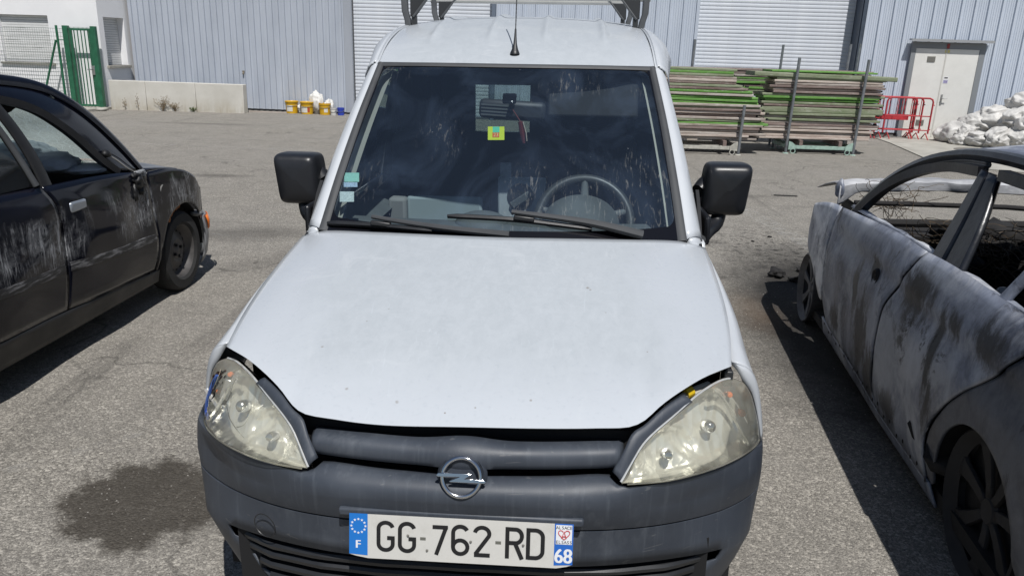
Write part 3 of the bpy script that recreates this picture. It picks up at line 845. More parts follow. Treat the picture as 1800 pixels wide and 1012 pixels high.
REFL.base((.93, .92, .88, 1)); REFL.pset(Metallic=.62, Roughness=.28)
REFL.bump(REFL.math('ADD', REFL.noise(16, 2, .5), REFL.mul(REFL.vor(18, REFL.co(scale=(2.2, 1, .5))), .9)), .40, .014)
REFL = REFL.m
ORG = pm('orange_bulb', (.75, .16, .02), .25)
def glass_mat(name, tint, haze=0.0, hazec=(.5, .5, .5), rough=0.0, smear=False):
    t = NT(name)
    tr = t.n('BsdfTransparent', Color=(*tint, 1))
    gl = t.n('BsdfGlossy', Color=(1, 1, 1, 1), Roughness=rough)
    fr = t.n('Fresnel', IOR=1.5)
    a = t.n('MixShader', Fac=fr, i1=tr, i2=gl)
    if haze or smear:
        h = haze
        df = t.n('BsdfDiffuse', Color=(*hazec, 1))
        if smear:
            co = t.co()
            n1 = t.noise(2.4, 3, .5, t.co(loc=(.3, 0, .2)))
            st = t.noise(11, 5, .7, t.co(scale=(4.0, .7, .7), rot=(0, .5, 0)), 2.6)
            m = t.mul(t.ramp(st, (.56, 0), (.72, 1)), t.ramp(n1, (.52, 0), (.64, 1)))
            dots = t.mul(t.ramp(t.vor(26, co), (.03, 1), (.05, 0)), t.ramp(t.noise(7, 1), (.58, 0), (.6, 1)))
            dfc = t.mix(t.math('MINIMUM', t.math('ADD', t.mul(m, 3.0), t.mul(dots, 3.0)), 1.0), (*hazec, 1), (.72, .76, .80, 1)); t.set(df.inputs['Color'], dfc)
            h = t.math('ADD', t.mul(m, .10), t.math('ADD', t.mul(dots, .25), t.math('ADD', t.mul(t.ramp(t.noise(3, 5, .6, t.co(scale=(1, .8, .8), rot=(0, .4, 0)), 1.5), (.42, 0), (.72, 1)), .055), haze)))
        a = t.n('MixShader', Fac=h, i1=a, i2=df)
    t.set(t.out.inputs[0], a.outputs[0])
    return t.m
WSG = glass_mat('windscreen_glass', (.72, .79, .82), .026, (.26, .38, .60), 0, True)  # bluish diffuse haze stands in for blue sky reflected in the glass
SDG = glass_mat('side_glass', (.55, .62, .60), .01)
LENS = NT('hazed_lens')
_tr = LENS.n('BsdfTransparent', Color=(.93, .93, .86, 1)); _gl = LENS.n('BsdfGlossy', Roughness=.08); _df = LENS.n('BsdfDiffuse', Color=(.72, .70, .59, 1))
_hz = LENS.ramp(LENS.noise(9, 5, .6), (.3, .10), (.7, .26))
_m = LENS.n('MixShader', Fac=_hz, i1=_tr, i2=_df)
LENS.set(LENS.out.inputs[0], LENS.n('MixShader', Fac=LENS.n('Fresnel', IOR=1.45).outputs[0], i1=_m, i2=_gl).outputs[0])
LENS = LENS.m

# --- bonnet
TIP = A(.640, .265, .879)
hood_half = [A(0, .070, .783), A(.15, .071, .785), A(.30, .076, .790), A(.385, .085, .794), A(.414, .105, .799), A(.461, .145, .825), A(.519, .19, .848), A(.571, .225, .865), A(.616, .25, .875), TIP]
seam = [TIP, A(.669, .432, .897), A(.690, .61, .917), A(.699, .759, .936), A(.706, .912, .953), A(.712, 1.10, .972)]
rear_half = [A(0, .925, 1.030), A(.25, .950, 1.027), A(.45, .998, 1.018), A(.60, 1.055, 1.005), A(.66, 1.085, .992), A(.712, 1.10, .972)]
NU, NV = 61, 33
c0, c1 = crv(sym(hood_half), NU), crv(sym(rear_half), NU)
d1 = crv(seam, NV); d0 = mir(d1)
H = coons(c0, c1, d0, d1)
uu, vv = np.meshgrid(np.linspace(-1, 1, NU), np.linspace(0, 1, NV), indexing='ij')
H[..., 2] += .030 * np.sin(np.pi * vv ** .6) * (1 - np.abs(uu) ** 3)
H[..., 2] += .006 * np.exp(-((np.abs(uu) - .62) / .10) ** 2) * np.sin(np.pi * vv)          # two soft swages
H[..., 2] += -.012 * np.exp(-((uu + .30) / .22) ** 2 - ((vv - .05) / .12) ** 2)            # knocked front lip
b = MB()
lip = H[:, :1] + A(0, .010, -.007)
b.grid(np.concatenate([lip, H], 1))
hood = b.build('bonnet', VW, van, smooth=50, solid=.004, offset=-1, fixn=False)

# --- wings
lampout = [vl(1288.5, 665, y=.287), vl(1306, 672, y=.297), vl(1318.6, 689, y=.31), vl(1328, 719, y=.325), vl(1334, 751, y=.335), vl(1337, 774, y=.345)]
GAP = A(.005, 0, -.002)
inner = [lampout[5] + A(.006, .004, 0), lampout[4] + A(.006, .004, 0), lampout[3] + A(.006, .004, 0), lampout[2] + A(.005, .004, 0), lampout[1] + A(.004, .004, 0), lampout[0] + A(.004, .006, .002), seam[0] + GAP + A(.004, .02, .0)] + [p + GAP for p in seam[1:]]
outer = [lampout[5] + A(.008, .012, -.004), A(.772, .37, .700), A(.777, .42, .75), A(.780, .48, .775), A(.784, .56, .79), A(.788, .66, .80), A(.790, .80, .81), A(.790, .95, .82), A(.788, 1.08, .825), A(.785, 1.20, .825)]
inner[-1] = A(.716, 1.14, .970)
n = 44
SEC = [(0, 0, 0), (.3, -.05, .12), (.52, -.15, .28), (.72, -.35, .48), (.88, -.65, .72), (1, -1, 1)]
I = crv([A(.648, .293, .874)] + [p + A(-.004, 0, -.009) for p in seam[1:-1]] + [A(.708, 1.14, .962)], n)
def wing(side):
    rows = []
    for a_, c_, e_ in SEC:
        R = []
        for p in I:
            w_ = float(np.interp(p[1], [.29, .45, .7, .9, 1.14], [.118, .089, .076, .062, .052]))
            R.append(p + A(a_ * w_, e_ * max(0, .42 - p[1]), c_ * .222))
        rows.append(np.array(R))
    first = np.array([r[0] for r in rows])
    last = rows[-1]
    for t in (.25, .5, .75, 1):
        R = []
        for p in last:
            a_ = p[1] - .83
            za = .33 + (math.sqrt(max(0, .345 ** 2 - a_ * a_)) if abs(a_) < .345 else 0)
            if p[1] < .60: za = max(za, .632)
            za = min(za, p[2] - .004)
            xo = max(p[0], float(np.interp(p[1], [.34, .45, .7, 1.2], [.766, .783, .792, .788])))
            R.append(A(p[0] * (1 - t ** .6) + xo * t ** .6, p[1], p[2] * (1 - t) + za * t))
        rows.append(np.array(R))
    G = np.stack(rows, 1)
    F = crv(first, 16); L = crv([first[0]] + [p + A(.004, .003, 0) for p in lampout[1:]], 16)
    G2 = np.stack([L * (1 - t) + F * t + A(.006, -.004, .002) * math.sin(math.pi * t) for t in np.linspace(0, 1, 5)], 1)
    if side < 0: G, G2 = mir(G), mir(G2)
    b = MB().grid(G, flip=side < 0).grid(G2, flip=side > 0)
    return b.build('wing', VWC, van, smooth=60, fixn=True, solid=.005)
wing(1); wing(-1)

# --- bumper
PX = np.array([0, .2, .36, .5, .62, .70, .755, .785, .80]); PYv = np.array([0, .006, .03, .075, .15, .235, .34, .48, .62])
def plan(x): return np.interp(abs(x), PX, PYv)
def prow(pts, n=45):
    return crv(sym(pts), n)
R0 = [A(0, .030, .676), A(.2, .036, .677), A(.325, .05, .680), A(.346, .052, .676), A(.357, .034, .667), vl(1174, 846, y=.058), vl(1255, 824, y=.118), vl(1303, 803, y=.195), vl(1329, 786, y=.285), vl(1339, 780, y=.345), A(.783, .46, .63), A(.79, .56, .62)]
R1 = [A(0, -.012, .630), A(.2, -.006, .628), A(.30, .002, .623), A(.36, .018, .618), A(.443, .05, .607), A(.56, .112, .600), A(.671, .19, .597), A(.750, .30, .585), A(.783, .42, .575), A(.793, .56, .565)]
R2 = [A(0, .010, .556), A(.2, .012, .556), A(.302, .022, .554), A(.41, .052, .547), A(.525, .104, .538), A(.656, .198, .523), A(.762, .335, .506), A(.786, .45, .50), A(.795, .58, .495)]
R3 = [A(0, .004, .459), A(.2, .008, .460), A(.306, .022, .458), A(.454, .068, .447), A(.617, .15, .427), A(.70, .23, .40), A(.752, .33, .375), A(.775, .45, .36), A(.785, .58, .35)]
R4 = [A(0, .015, .315), A(.2, .02, .315), A(.306, .035, .314), A(.44, .08, .312), A(.56, .15, .308), A(.66, .235, .300), A(.725, .335, .29), A(.755, .46, .285), A(.765, .58, .28)]
R5 = [A(0, .06, .205), A(.2, .065, .205), A(.306, .08, .206), A(.43, .12, .208), A(.545, .185, .212), A(.64, .26, .215), A(.705, .36, .22), A(.74, .48, .225), A(.75, .58, .23)]
N = 81
r0, r1, r2, r3, r4, r5 = (prow(r, N) for r in (R0, R1, R2, R3, R4, R5))
def blend(a, b, c_, m, k):
    return a * (1 - k) ** 2 + m * 2 * k * (1 - k) + b * k ** 2
def pull(P):
    # the left end of the bumper has come off its clips and stands out a little
    P = P.copy(); k = ss(-.50, -.74, P[:, 0]); P[:, 0] -= .020 * k; P[:, 2] += .006 * k; return P
r0, r1, r2, r3, r4, r5 = (pull(r) for r in (r0, r1, r2, r3, r4, r5))
# upper shell: top edge rolls over to the face
rows = [r0 + A(0, .03, -.006), r0]
for k in (.2, .4, .6, .8, 1.0):
    mid = np.stack([(r0[:, 0] + r1[:, 0]) / 2, np.minimum(r0[:, 1], r1[:, 1]) - .004, r0[:, 2] * .55 + r1[:, 2] * .45 + .012], 1)
    rows.append(blend(r0, r1, None, mid, k))
for k in (.08, .5, 1.0): rows.append(r1 * (1 - k) + r2 * k + A(0, -.004 * math.sin(k * math.pi), 0) + A(0, 0, .0025))
rows.append(r2 + A(0, .012, .003))
G = np.stack(rows, 1)
dent = np.exp(-((G[..., 0] + .69) / .07) ** 2 - ((G[..., 2] - .60) / .05) ** 2)
G[..., 1] += .022 * dent; G[..., 0] += .012 * dent
bu = MB().grid(G, flip=True).build('bumper_upper', PLA, van, smooth=50, fixn=False, solid=.004)
# lower shell with the grille mouth
rows = [r2 + A(0, .012, -.0015), r2 + A(0, .001, -.003)]
for k in (.33, .66, 1): rows.append((r2 + A(0, .001, -.003)) * (1 - k) + r3 * k)
for k in (.33, .66, 1): rows.append(r3 * (1 - k) + r4 * k)
for k in (.33, .66, 1): rows.append(r4 * (1 - k) + r5 * k)
rows.append(r5 + A(0, .10, -.0))
G = np.stack(rows, 1)
b = MB().grid(G, flip=True)
keep = []
nv = G.shape[1]
for f in b.f:
    c = np.mean([b.v[i] for i in f], 0)
    j = min(i % nv for i in f)
    hole = 4 <= j < 7 and abs(c[0]) < .628 - .035 * (j - 4)
    if not hole: keep.append(f)
b.f = keep; b.m = [0] * len(keep)
bl = b.build('bumper_lower', PLA, van, smooth=50, fixn=False, solid=.006)
for k, zz in enumerate((.435, .405, .37, .335)):
    xs = np.linspace(-.60 + k * .03, .60 - k * .03, 33)
    P = np.stack([xs, np.array([plan(x) for x in xs]) + .026 + .004 * k, np.full(33, zz) - .03 * (np.abs(xs) / .6) ** 2], 1)
    sec = [(-.008, .010), (-.014, .004), (-.012, -.006), (.01, -.010), (.03, -.008), (.03, .010)]
    MB().grid(np.array([[p + A(0, a, z_) for a, z_ in sec + sec[:1]] for p in P])).build('grille_slat', PLB, bl, smooth=40)
MB().box(-.60, .60, .14, .16, .27, .47).build('grille_backing', DARK, bl, smooth=0)
# tow cover, number plate ledge
def onb(px, py, d=-.002):
    y = .05
    for _ in range(12): P = vl(px, py, y=y); y = float(plan(P[0])) + d
    return P
C0 = onb(466, 922, .004)
ring = [C0 + A(.031 * math.cos(a), .42 * -.031 * math.cos(a) - .002, .031 * math.sin(a)) for a in np.linspace(0, 2 * math.pi, 33)]
MB().tube(ring, .0014, 5, False).build('tow_cover', PLB, bl)
MB().box(-.285, .282, -.0075, .012, .580, .600).build('plate_ledge', PLA, bu, bevel=.005)

# --- headlamps
tipp = vl(1092, 850, y=.034)
lbot = [tipp, vl(1174, 845, y=.052), vl(1255, 825, y=.112), vl(1303, 803.5, y=.188), vl(1328, 786, y=.28), lampout[5] + A(-.002, 0, 0)]
ltop = [tipp + A(.003, .002, .003), vl(1135, 779, y=.088), vl(1188, 730, y=.155), vl(1237, 688, y=.22), vl(1273, 668, y=.27), lampout[0]]
lout = lampout[::-1]
NL, ML = 41, 25
c0, c1 = crv(lbot, NL), crv(ltop, NL)
d1 = crv([c0[-1]] + lout[1:-1] + [c1[-1]], ML); d0 = crv([c0[0], c1[0]], ML)
LP = coons(c0, c1, d0, d1)
lu, lv = np.meshgrid(np.linspace(0, 1, NL), np.linspace(0, 1, ML), indexing='ij')
bulge = np.sin(np.pi * np.clip(lu, 0, 1)) ** .7 * np.sin(np.pi * lv) ** .7
LENSP = LP + bulge[..., None] * A(.014, -.026, .016)
# reflector: shallow shell with bowls
def bowl(cu, cv, ru, rv): return np.clip(1 - ((lu - cu) / ru) ** 2 - ((lv - cv) / rv) ** 2, 0, 1) ** .5
dep = .022 + .060 * bowl(.58, .50, .24, .60) + .040 * bowl(.28, .46, .16, .60) + .045 * bowl(.88, .50, .10, .52)
edge = np.minimum.reduce([lu / .06, (1 - lu) / .04, lv / .10, (1 - lv) / .10]); edge = np.clip(edge, 0, 1)
REFP = LP + (bulge * .5)[..., None] * A(.010, -.018, .010) + (dep * edge)[..., None] * A(-.10, .95, -.30) + A(0, .003, 0)
def lamp(side, broken=False):
    S = mir if side < 0 else (lambda P: P)
    e = empty('headlamp'); e.parent = van
    b = MB().grid(S(LENSP), flip=side < 0)
    if broken:
        keep = []
        q = random.Random(4)
        for f in b.f:
            i, j = min(f) // ML, min(f) % ML
            u, v = (i + .5) / NL, (j + .5) / ML
            hole = ((u - .815) / .085) ** 2 + ((v - .40) / .38) ** 2 < 1 + .30 * math.sin(i * 2.3 + j * 1.7)
            if not hole: keep.append(f)
        b.f = keep; b.m = [0] * len(keep)
    b.build('lens', LENS, e, smooth=60, fixn=False)
    if broken: e['label'] = 'broken headlamp with a cracked, yellowed lens'
    rb = MB().grid(S(REFP), flip=side < 0)
    if broken:
        rb.f = [f for f in rb.f if not (((min(f) // ML + .5) / NL - .815) / .075) ** 2 + (((min(f) % ML + .5) / ML - .38) / .30) ** 2 < 1]; rb.m = [0] * len(rb.f)
    r = rb.build('reflector', REFL, e, smooth=70, fixn=False)
    bk = MB().grid(S(REFP + A(0, .030, -.012)), flip=side < 0).build('housing', DARK if broken else PLB, e, fixn=False)
    def at(u, v, d):
        i, j = int(u * (NL - 1)), int(v * (ML - 1))
        return S(REFP[i, j] + d * A(.05, -.9, .35))
    for (u, v, rr, m, nm) in ((.58, .50, .016, CHR, 'bulb_cap'), (.28, .46, .012, CHR, 'bulb_cap')):
        c = at(u, v, .038)
        MB().lathe([(0, .012), (rr*.7, .010), (rr, .002), (rr, -.03)], 16, Matrix.Translation(c) @ Matrix.Rotation(math.radians(70), 4, 'X')).build(nm, m, r, smooth=50)
    c = at(.88, .45, .022)
    MB().lathe([(0, .022), (.007, .019), (.010, .008), (.008, -.02)], 14, Matrix.Translation(c) @ Matrix.Rotation(math.radians(75), 4, 'X')).build('indicator_bulb', ORG, r, smooth=50)
    c = at(.87, .72, .015)
    MB().lathe([(0, .014), (.006, .012), (.008, .004), (.006, -.012)], 12, Matrix.Translation(c) @ Matrix.Rotation(math.radians(75), 4, 'X')).build('indicator_bulb', ORG, r, smooth=50)
    # divider rib and bright edge bead
    D = REFP[int(.78 * (NL - 1)), 2:-2] + A(.0, -.020, .008)
    MB().tube(S(D), .0045, 6).build('divider', REFL, r)
    for (row, off) in ((LENSP[1:-1, 1], A(0, -.002, -.001)),):
        MB().tube(S(row + off), .0022, 5).build('lens_bead', LENS, e)
    P = crv([p + A(-.004, -.002, .002) for p in ltop], 30)
    MB().tube(S(P), [.0028] * 30, 6).build('lens_edge', REFL, e)
    if broken:
        def lp(u, v): return S(LENSP[int(u * (NL - 1)), int(v * (ML - 1))] + A(0, -.001, .001))
        SH = pm('crack_white', (.74, .73, .66), .4)
        for pts in ([(.82, .96), (.80, .82), (.78, .74), (.74, .70)], [(.46, .92), (.44, .74), (.40, .60), (.42, .50), (.44, .42)], [(.80, .10), (.76, .22), (.77, .34), (.80, .44), (.79, .55)], [(.62, .60), (.52, .46), (.42, .38), (.36, .34)], [(.80, .55), (.84, .70), (.88, .80)], [(.84, .14), (.90, .08), (.96, .2)]):
            MB().tube(crv([lp(*p) for p in pts], 14), .0008, 4).build('crack', LENS, e)
        q = random.Random(9)
        for k in range(9):     # shards still standing round the hole
            a = k * .7; u, v = .815 + .080 * math.cos(a), .40 + .33 * math.sin(a)
            u2, v2 = .815 + .045 * math.cos(a + .2), .40 + .18 * math.sin(a + .2)
            p, p2, p3 = lp(u, v), lp(min(.99, u + .015), v + .06), lp(u2, v2)
            MB().add([p, p2, p3 + A(0, -.004, 0)], [(0, 1, 2)]).build('shard', LENS, e, smooth=0)
        bl_ = pm('blue_film', (.10, .19, .55), .2, .5)
        MB().tube(crv([S(LENSP[35, j] + A(.0, .010, 0)) for j in (3, 7, 12, 16)], 12), .0050, 6).build('inner_trim', bl_, e)
        MB().tube(crv([S(LENSP[i, 3] + A(0, .012, 0)) for i in (30, 33, 35)], 8), .0055, 6).build('inner_trim', bl_, e)
        MB().box(-.012, .012, -.004, .004, -.03, .03, Matrix.Rotation(.4, 3, 'Y'), at(.80, .5, .03)).build('loose_bracket', CHR, e, bevel=.002)
        MB().box(-.006, .006, -.004, .004, -.045, .045, Matrix.Rotation(-.5, 3, 'Y'), at(.83, .30, .035)).build('loose_bracket', REFL, e, bevel=.002)
    # dark trim between lens and bonnet
    out_ = [vl(1078, 829, y=.052), vl(1098, 791, y=.072), vl(1112, 762, y=.095), vl(1131, 750, y=.112), vl(1165, 719, y=.155), vl(1200, 696, y=.197)]
    inn_ = [p + A(-.004, .004, -.002) for p in (ltop[0], ltop[1], ltop[2])] + [vl(1215, 706, y=.195)]
    a, b_ = crv(inn_, 24), crv(out_, 24)
    G = np.stack([a * (1 - t) + b_ * t + A(0, -.004, .004) * math.sin(t * math.pi) for t in np.linspace(0, 1, 6)], 1)
    MB().grid(S(G), flip=side > 0).build('headlamp_trim', PLA, van, smooth=50, fixn=False, solid=.006, offset=-1)
    return e
lamp(1); lamp(-1, True)
# bits visible in the gap above the right lamp, and dark bay
MB().tube([vl(1170, 716, y=.20), vl(1215, 690, y=.25), vl(1245, 676, y=.29)], [.008, .012, .010], 10).build('washer_neck', pm('neck_white', (.55, .54, .48), .5), van)
MB().tube([vl(1205, 692, y=.235), vl(1216, 686, y=.246)], .0135, 10).build('washer_cap', pm('cap_yellow', (.65, .45, .02), .4), van)
MB().box(-.012, .012, -.02, .02, -.03, .012, None, vl(1278, 655, y=.30)).build('bonnet_buffer', PLB, van, bevel=.004)
eb = MB(); eb.box(-.36, .36, .16, .50, .30, .74); eb.box(-.60, .60, .50, .95, .30, .74); eb.build('engine_bay_filler', DARK, van, smooth=0)  # solid black boxes put in to keep the gap under the bonnet dark
for s in (1, -1): MB().box(min(s*.46, s*.70), max(s*.46, s*.70), .30, .33, .20, .50).build('bumper_liner', DARK, van, smooth=0)
eb = MB(); eb.box(-.40, .40, .12, .15, .55, .765); eb.build('radiator_panel', DARK, van, smooth=0)
MB().box(-.66, -.36, .46, .50, .45, .86).build('inner_panel', DARK, van, smooth=0)
MB().box(.36, .66, .46, .50, .45, .86).build('inner_panel', DARK, van, smooth=0)

# --- grille bar and emblem
xs = np.linspace(-.372, .372, 61)
sec = [(.095, .700), (.088, .738), (.076, .745), (.052, .7445), (.036, .739), (.029, .727), (.027, .712), (.030, .700), (.040, .693), (.075, .690)]
G = []
for x in xs:
    e = np.clip((.372 - abs(x)) / .018, 0, 1); e = math.sqrt(1 - (1 - e) ** 2)
    z0 = .722
    hump = .010 * math.exp(-(x / .075) ** 2)
    G.append([A(x, y - (.006 if 1 < j < 8 else 0) * 0 + .26 * x * x - hump * (1 if 2 <= j <= 7 else 0) + (1 - e) * .02, z0 + (z - z0) * (.55 + .45 * e) + (hump * 1.2 if j < 4 else 0) + .018 * abs(x) / .37 * 0) for j, (y, z) in enumerate(sec)])
bar = MB().grid(np.array(G), flip=True).build('grille_bar', PLA, van, smooth=50, fixn=False, solid=.004)
EC = vl(811, 838, y=.004)
ER = Matrix.Translation(EC) @ Matrix.Rotation(math.radians(90 - 20), 4, 'X')
def em(a, b_, d): return np.array(ER @ Vector((a, b_, d)))       # emblem plane: a right, b up, d outwards
emb = empty('emblem'); emb.parent = van
MB().lathe([(0, -.012), (.044, -.012), (.052, -.004), (.058, -.020)], 40, ER).build('emblem_dish', PLA, emb, smooth=50)
MB().tube([em(.0435 * math.cos(a), .0435 * math.sin(a), .002) for a in np.linspace(0, 2 * math.pi, 49)], .0052, 10, False, ref=np.array(ER.to_3x3() @ Vector((0, 0, 1)))).build('ring', CHR, emb, smooth=60)
bolt = [(-.057, -.0015), (-.052, .0045), (.024, .0055), (.026, .0035), (.010, -.0065), (.052, -.0075), (.058, -.011), (.054, -.0155), (-.024, -.0155), (-.027, -.013), (-.006, -.0035), (-.052, -.0045)]
MB().prism(bolt, .007, lambda a, b_, d: em(a, b_ + .005, .004 + d)).build('flash', CHR, emb, smooth=20, bevel=.0012)

# --- number plate
PC = A(0, -.0135, .536)
PT = math.radians(9.7)
def pp(a, b_, d=0): return PC + A(a, 0, 0) + b_ * A(0, math.sin(PT), math.cos(PT)) + d * A(0, -math.cos(PT), math.sin(PT))
PWH = NT('plate_white')
_c = PWH.mix(PWH.mul(PWH.ramp(PWH.noise(26, 5, .7), (.5, 0), (.7, 1)), .35), (.60, .59, .555), (.47, .455, .41))
PWH.base(_c); PWH.pset(Roughness=.38)
PWH = PWH.m
PBL = pm('plate_blue', (.012, .17, .56), .4); PB2 = pm('plate_dark_blue', (.02, .13, .50), .4); PBK = pm('plate_black', (.012, .012, .013), .45); WT = pm('print_white', (.75, .77, .80), .5); PRD = pm('print_red', (.55, .04, .05), .5)
pl = MB().prism([(-.259, .0535), (-.2595, -.046), (-.243, -.0505), (-.215, -.055), (.222, -.055), (.246, -.050), (.259, -.045), (.2595, .0535)], .003, lambda a, b_, d: pp(a, b_, d)).build('number_plate', PWH, van, smooth=0, bevel=.0008)
def flat(poly, d, name, m, th=.0006): return MB().prism(poly, th, lambda a, b_, dd: pp(a, b_, d + dd)).build(name, m, pl, smooth=0)
flat([(-.2588, .0533), (-.2593, -.045), (-.216, -.0475), (-.216, .0533)], .003, 'country_band', PBL)
flat([(.2165, .0533), (.2165, -.0475), (.2592, -.0445), (.2592, .0533)], .003, 'region_band', PB2)
flat([(.2195, .0505), (.2195, .0045), (.2562, .0045), (.2562, .0505)], .0037, 'region_badge', WT)
for k in range(12):
    a = k * math.pi / 6; cx, cy = -.2375 + .0165 * math.cos(a), .0235 + .0165 * math.sin(a)
    st = [(cx + (.0034 if i % 2 == 0 else .0015) * math.sin(i * math.pi / 5), cy + (.0034 if i % 2 == 0 else .0015) * math.cos(i * math.pi / 5)) for i in range(10)]
    flat(st, .0037, 'star', WT)
def ribbon(paths, w, name, m, d=.003, ox=0, oy=0):
    """flat stroke lettering: every path becomes a band of width w"""
    b = MB()
    for k, path in enumerate(paths):
        P = np.asarray(path, float)
        T = np.gradient(P, axis=0); 
        for i in range(len(P)):
            if 0 < i < len(P) - 1:
                t1, t2 = P[i] - P[i-1], P[i+1] - P[i]
                t1 /= np.linalg.norm(t1); t2 /= np.linalg.norm(t2); T[i] = t1 + t2
        T /= np.linalg.norm(T, axis=1)[:, None]
        Nn = np.stack([-T[:, 1], T[:, 0]], 1)
        sc = np.ones(len(P))
        for i in range(1, len(P) - 1):
            t1 = P[i] - P[i-1]; t1 = t1 / np.linalg.norm(t1)
            sc[i] = 1 / max(.5, abs(Nn[i] @ A(-t1[1], t1[0])))
        L, R = P + Nn * w / 2 * sc[:, None], P - Nn * w / 2 * sc[:, None]
        dd = d + .0004 * k
        G = np.array([[pp(ox + p[0], oy + p[1], dd + .0006) for p in (l, r)] for l, r in zip(L, R)])
        b.grid(G, flip=False)
    return b.build(name, m, pl, smooth=0, fixn=False, solid=.0004)
def arc(cx, cy, rx, ry, a0, a1, n=14): return [(cx + rx * math.cos(math.radians(a)), cy + ry * math.sin(math.radians(a))) for a in np.linspace(a0, a1, n)]
hh, ww = .0665, .0335
x0, x1, y0, y1 = -ww/2, ww/2, -hh/2, hh/2; rr = .0150
def chG(): return [arc(0, y1 - rr, ww/2, rr, 15, 180) + arc(0, y0 + rr, ww/2, rr, 180, 360) + [(x1, -.003)], [(x1 + .0045, -.0035), (.0035, -.0035)]]
def ch7(): return [[(x0, y1 - .0045), (x1 + .002, y1 - .0045)], [(x1 - .0015, y1 - .002), (x0 + .009, y0 - .0045)]]
def ch6(): return [arc(0, y0 + .0165, ww/2, .0165, 180, 540, 24), arc(0, y1 - rr, ww/2, rr, 25, 180) + [(x0, y0 + .0165)]]
def ch2(): return [arc(0, y1 - rr, ww/2, rr, 170, -20, 16) + [(x0 + .002, y0 + .002)], [(x0 - .001, y0), (x1 + .002, y0)]]
def chR(): return [[(x0, y0 - .0045), (x0, y1 + .0045)], [(x0, y1), (.002, y1)] + arc(.002, y1 - .0165, ww/2 - .002, .0165, 90, -90) + [(x0, y1 - .033)], [(.001, .001), (x1 + .001, y0 - .0045)]]
def chD(): return [[(x0, y0 - .0045), (x0, y1 + .0045)], [(x0, y1), (.0, y1)] + arc(0, y1 - .0165, ww/2, .0165, 90, 0) + arc(0, y0 + .0165, ww/2, .0165, 0, -90) + [(x0, y0)]]
for px_, f in ((-.1735, chG), (-.1235, chG), (-.0475, ch7), (.0005, ch6), (.0505, ch2), (.1255, chR), (.1735, chD)):
    ribbon(f(), .0092, 'character', PBK, .003, px_, .0015)
for px_ in (-.0865, .088): flat([(px_ - .0065, .0035), (px_ - .0065, -.0035), (px_ + .0065, -.0035), (px_ + .0065, .0035)], .003, 'dash', pm('dash_grey', (.14, .14, .12), .5))
for a, b_ in ((-.1215, .006), (.0245, -.001), (.1455, -.003), (-.0765, -.0275)):
    MB().lathe([(0, .0022), (.0022, .0018), (.0032, 0)], 10, Matrix.Translation(pp(a, b_, .0042)) @ Matrix.Rotation(math.radians(80), 4, 'X')).build('rivet', pm('rivet_grey', (.22, .21, .19), .5, .4), pl)
def text(s, a, b_, h, m, name, d=.0044, wide=1.0):
    cu = bpy.data.curves.new(name, 'FONT'); cu.body = s; cu.size = 1; cu.align_x = 'CENTER'; cu.align_y = 'CENTER'
    o = bpy.data.objects.new(name, cu); COL.objects.link(o)
    bpy.context.view_layer.update()
    me = bpy.data.meshes.new_from_object(o.evaluated_get(bpy.context.evaluated_depsgraph_get()))
    bpy.data.objects.remove(o); bpy.data.curves.remove(cu)
    co = np.zeros(len(me.vertices) * 3); me.vertices.foreach_get('co', co); co = co.reshape(-1, 3)
    lo, hi = co.min(0), co.max(0); k = h / (hi[1] - lo[1])
    out = np.array([pp(a + (p[0] - (lo[0] + hi[0]) / 2) * k * wide, b_ + (p[1] - (lo[1] + hi[1]) / 2) * k, d) for p in co])
    me.vertices.foreach_set('co', out.ravel()); me.materials.clear(); me.materials.append(m); me.update()
    o = bpy.data.objects.new(name, me); COL.objects.link(o); o.parent = pl
    md = o.modifiers.new('thickness', 'SOLIDIFY'); md.thickness = .0003
    if m is WT or m is PBK and h > .02:
        pass
    return o
def bold(s, a, b_, h, m, name, wide, dx=.0012, d=.0044):
    for k, q_ in enumerate((-dx, 0, dx)): text(s, a + q_, b_, h, m, name, d + k * .0001, wide)
bold('F', -.2375, -.0205, .0185, WT, 'country_letter', 1.0, .0010)
for s_, a in (('6', .2275), ('8', .2480)): bold(s_, a, -.0235, .034, WT, 'region_number', .85, .0013)
for k, s_ in enumerate('ALSACE'): text(s_, .2225 + k * .00625, .0445, .0072, PBK, 'badge_letter', .0046, 1.0)
for k, s_ in enumerate('ELSASS'): text(s_, .2225 + k * .00625, .0098, .0072, PBK, 'badge_letter', .0046, 1.0)
hx, hy = .238, .0285
ribbon([[(hx, hy - .0125), (hx - .011, hy - .001)] + arc(hx - .0075, hy + .004, .0055, .0055, 200, 20, 10), [(hx, hy - .0125), (hx + .011, hy - .001)] + arc(hx + .0075, hy + .004, .0055, .0055, -20, 160, 10), [(hx - .0055, hy - .009), (hx, hy + .007), (hx + .0055, hy - .009)], [(hx - .004, hy - .004), (hx + .004, hy - .004)]], .0017, 'badge_emblem', PRD, .0043)

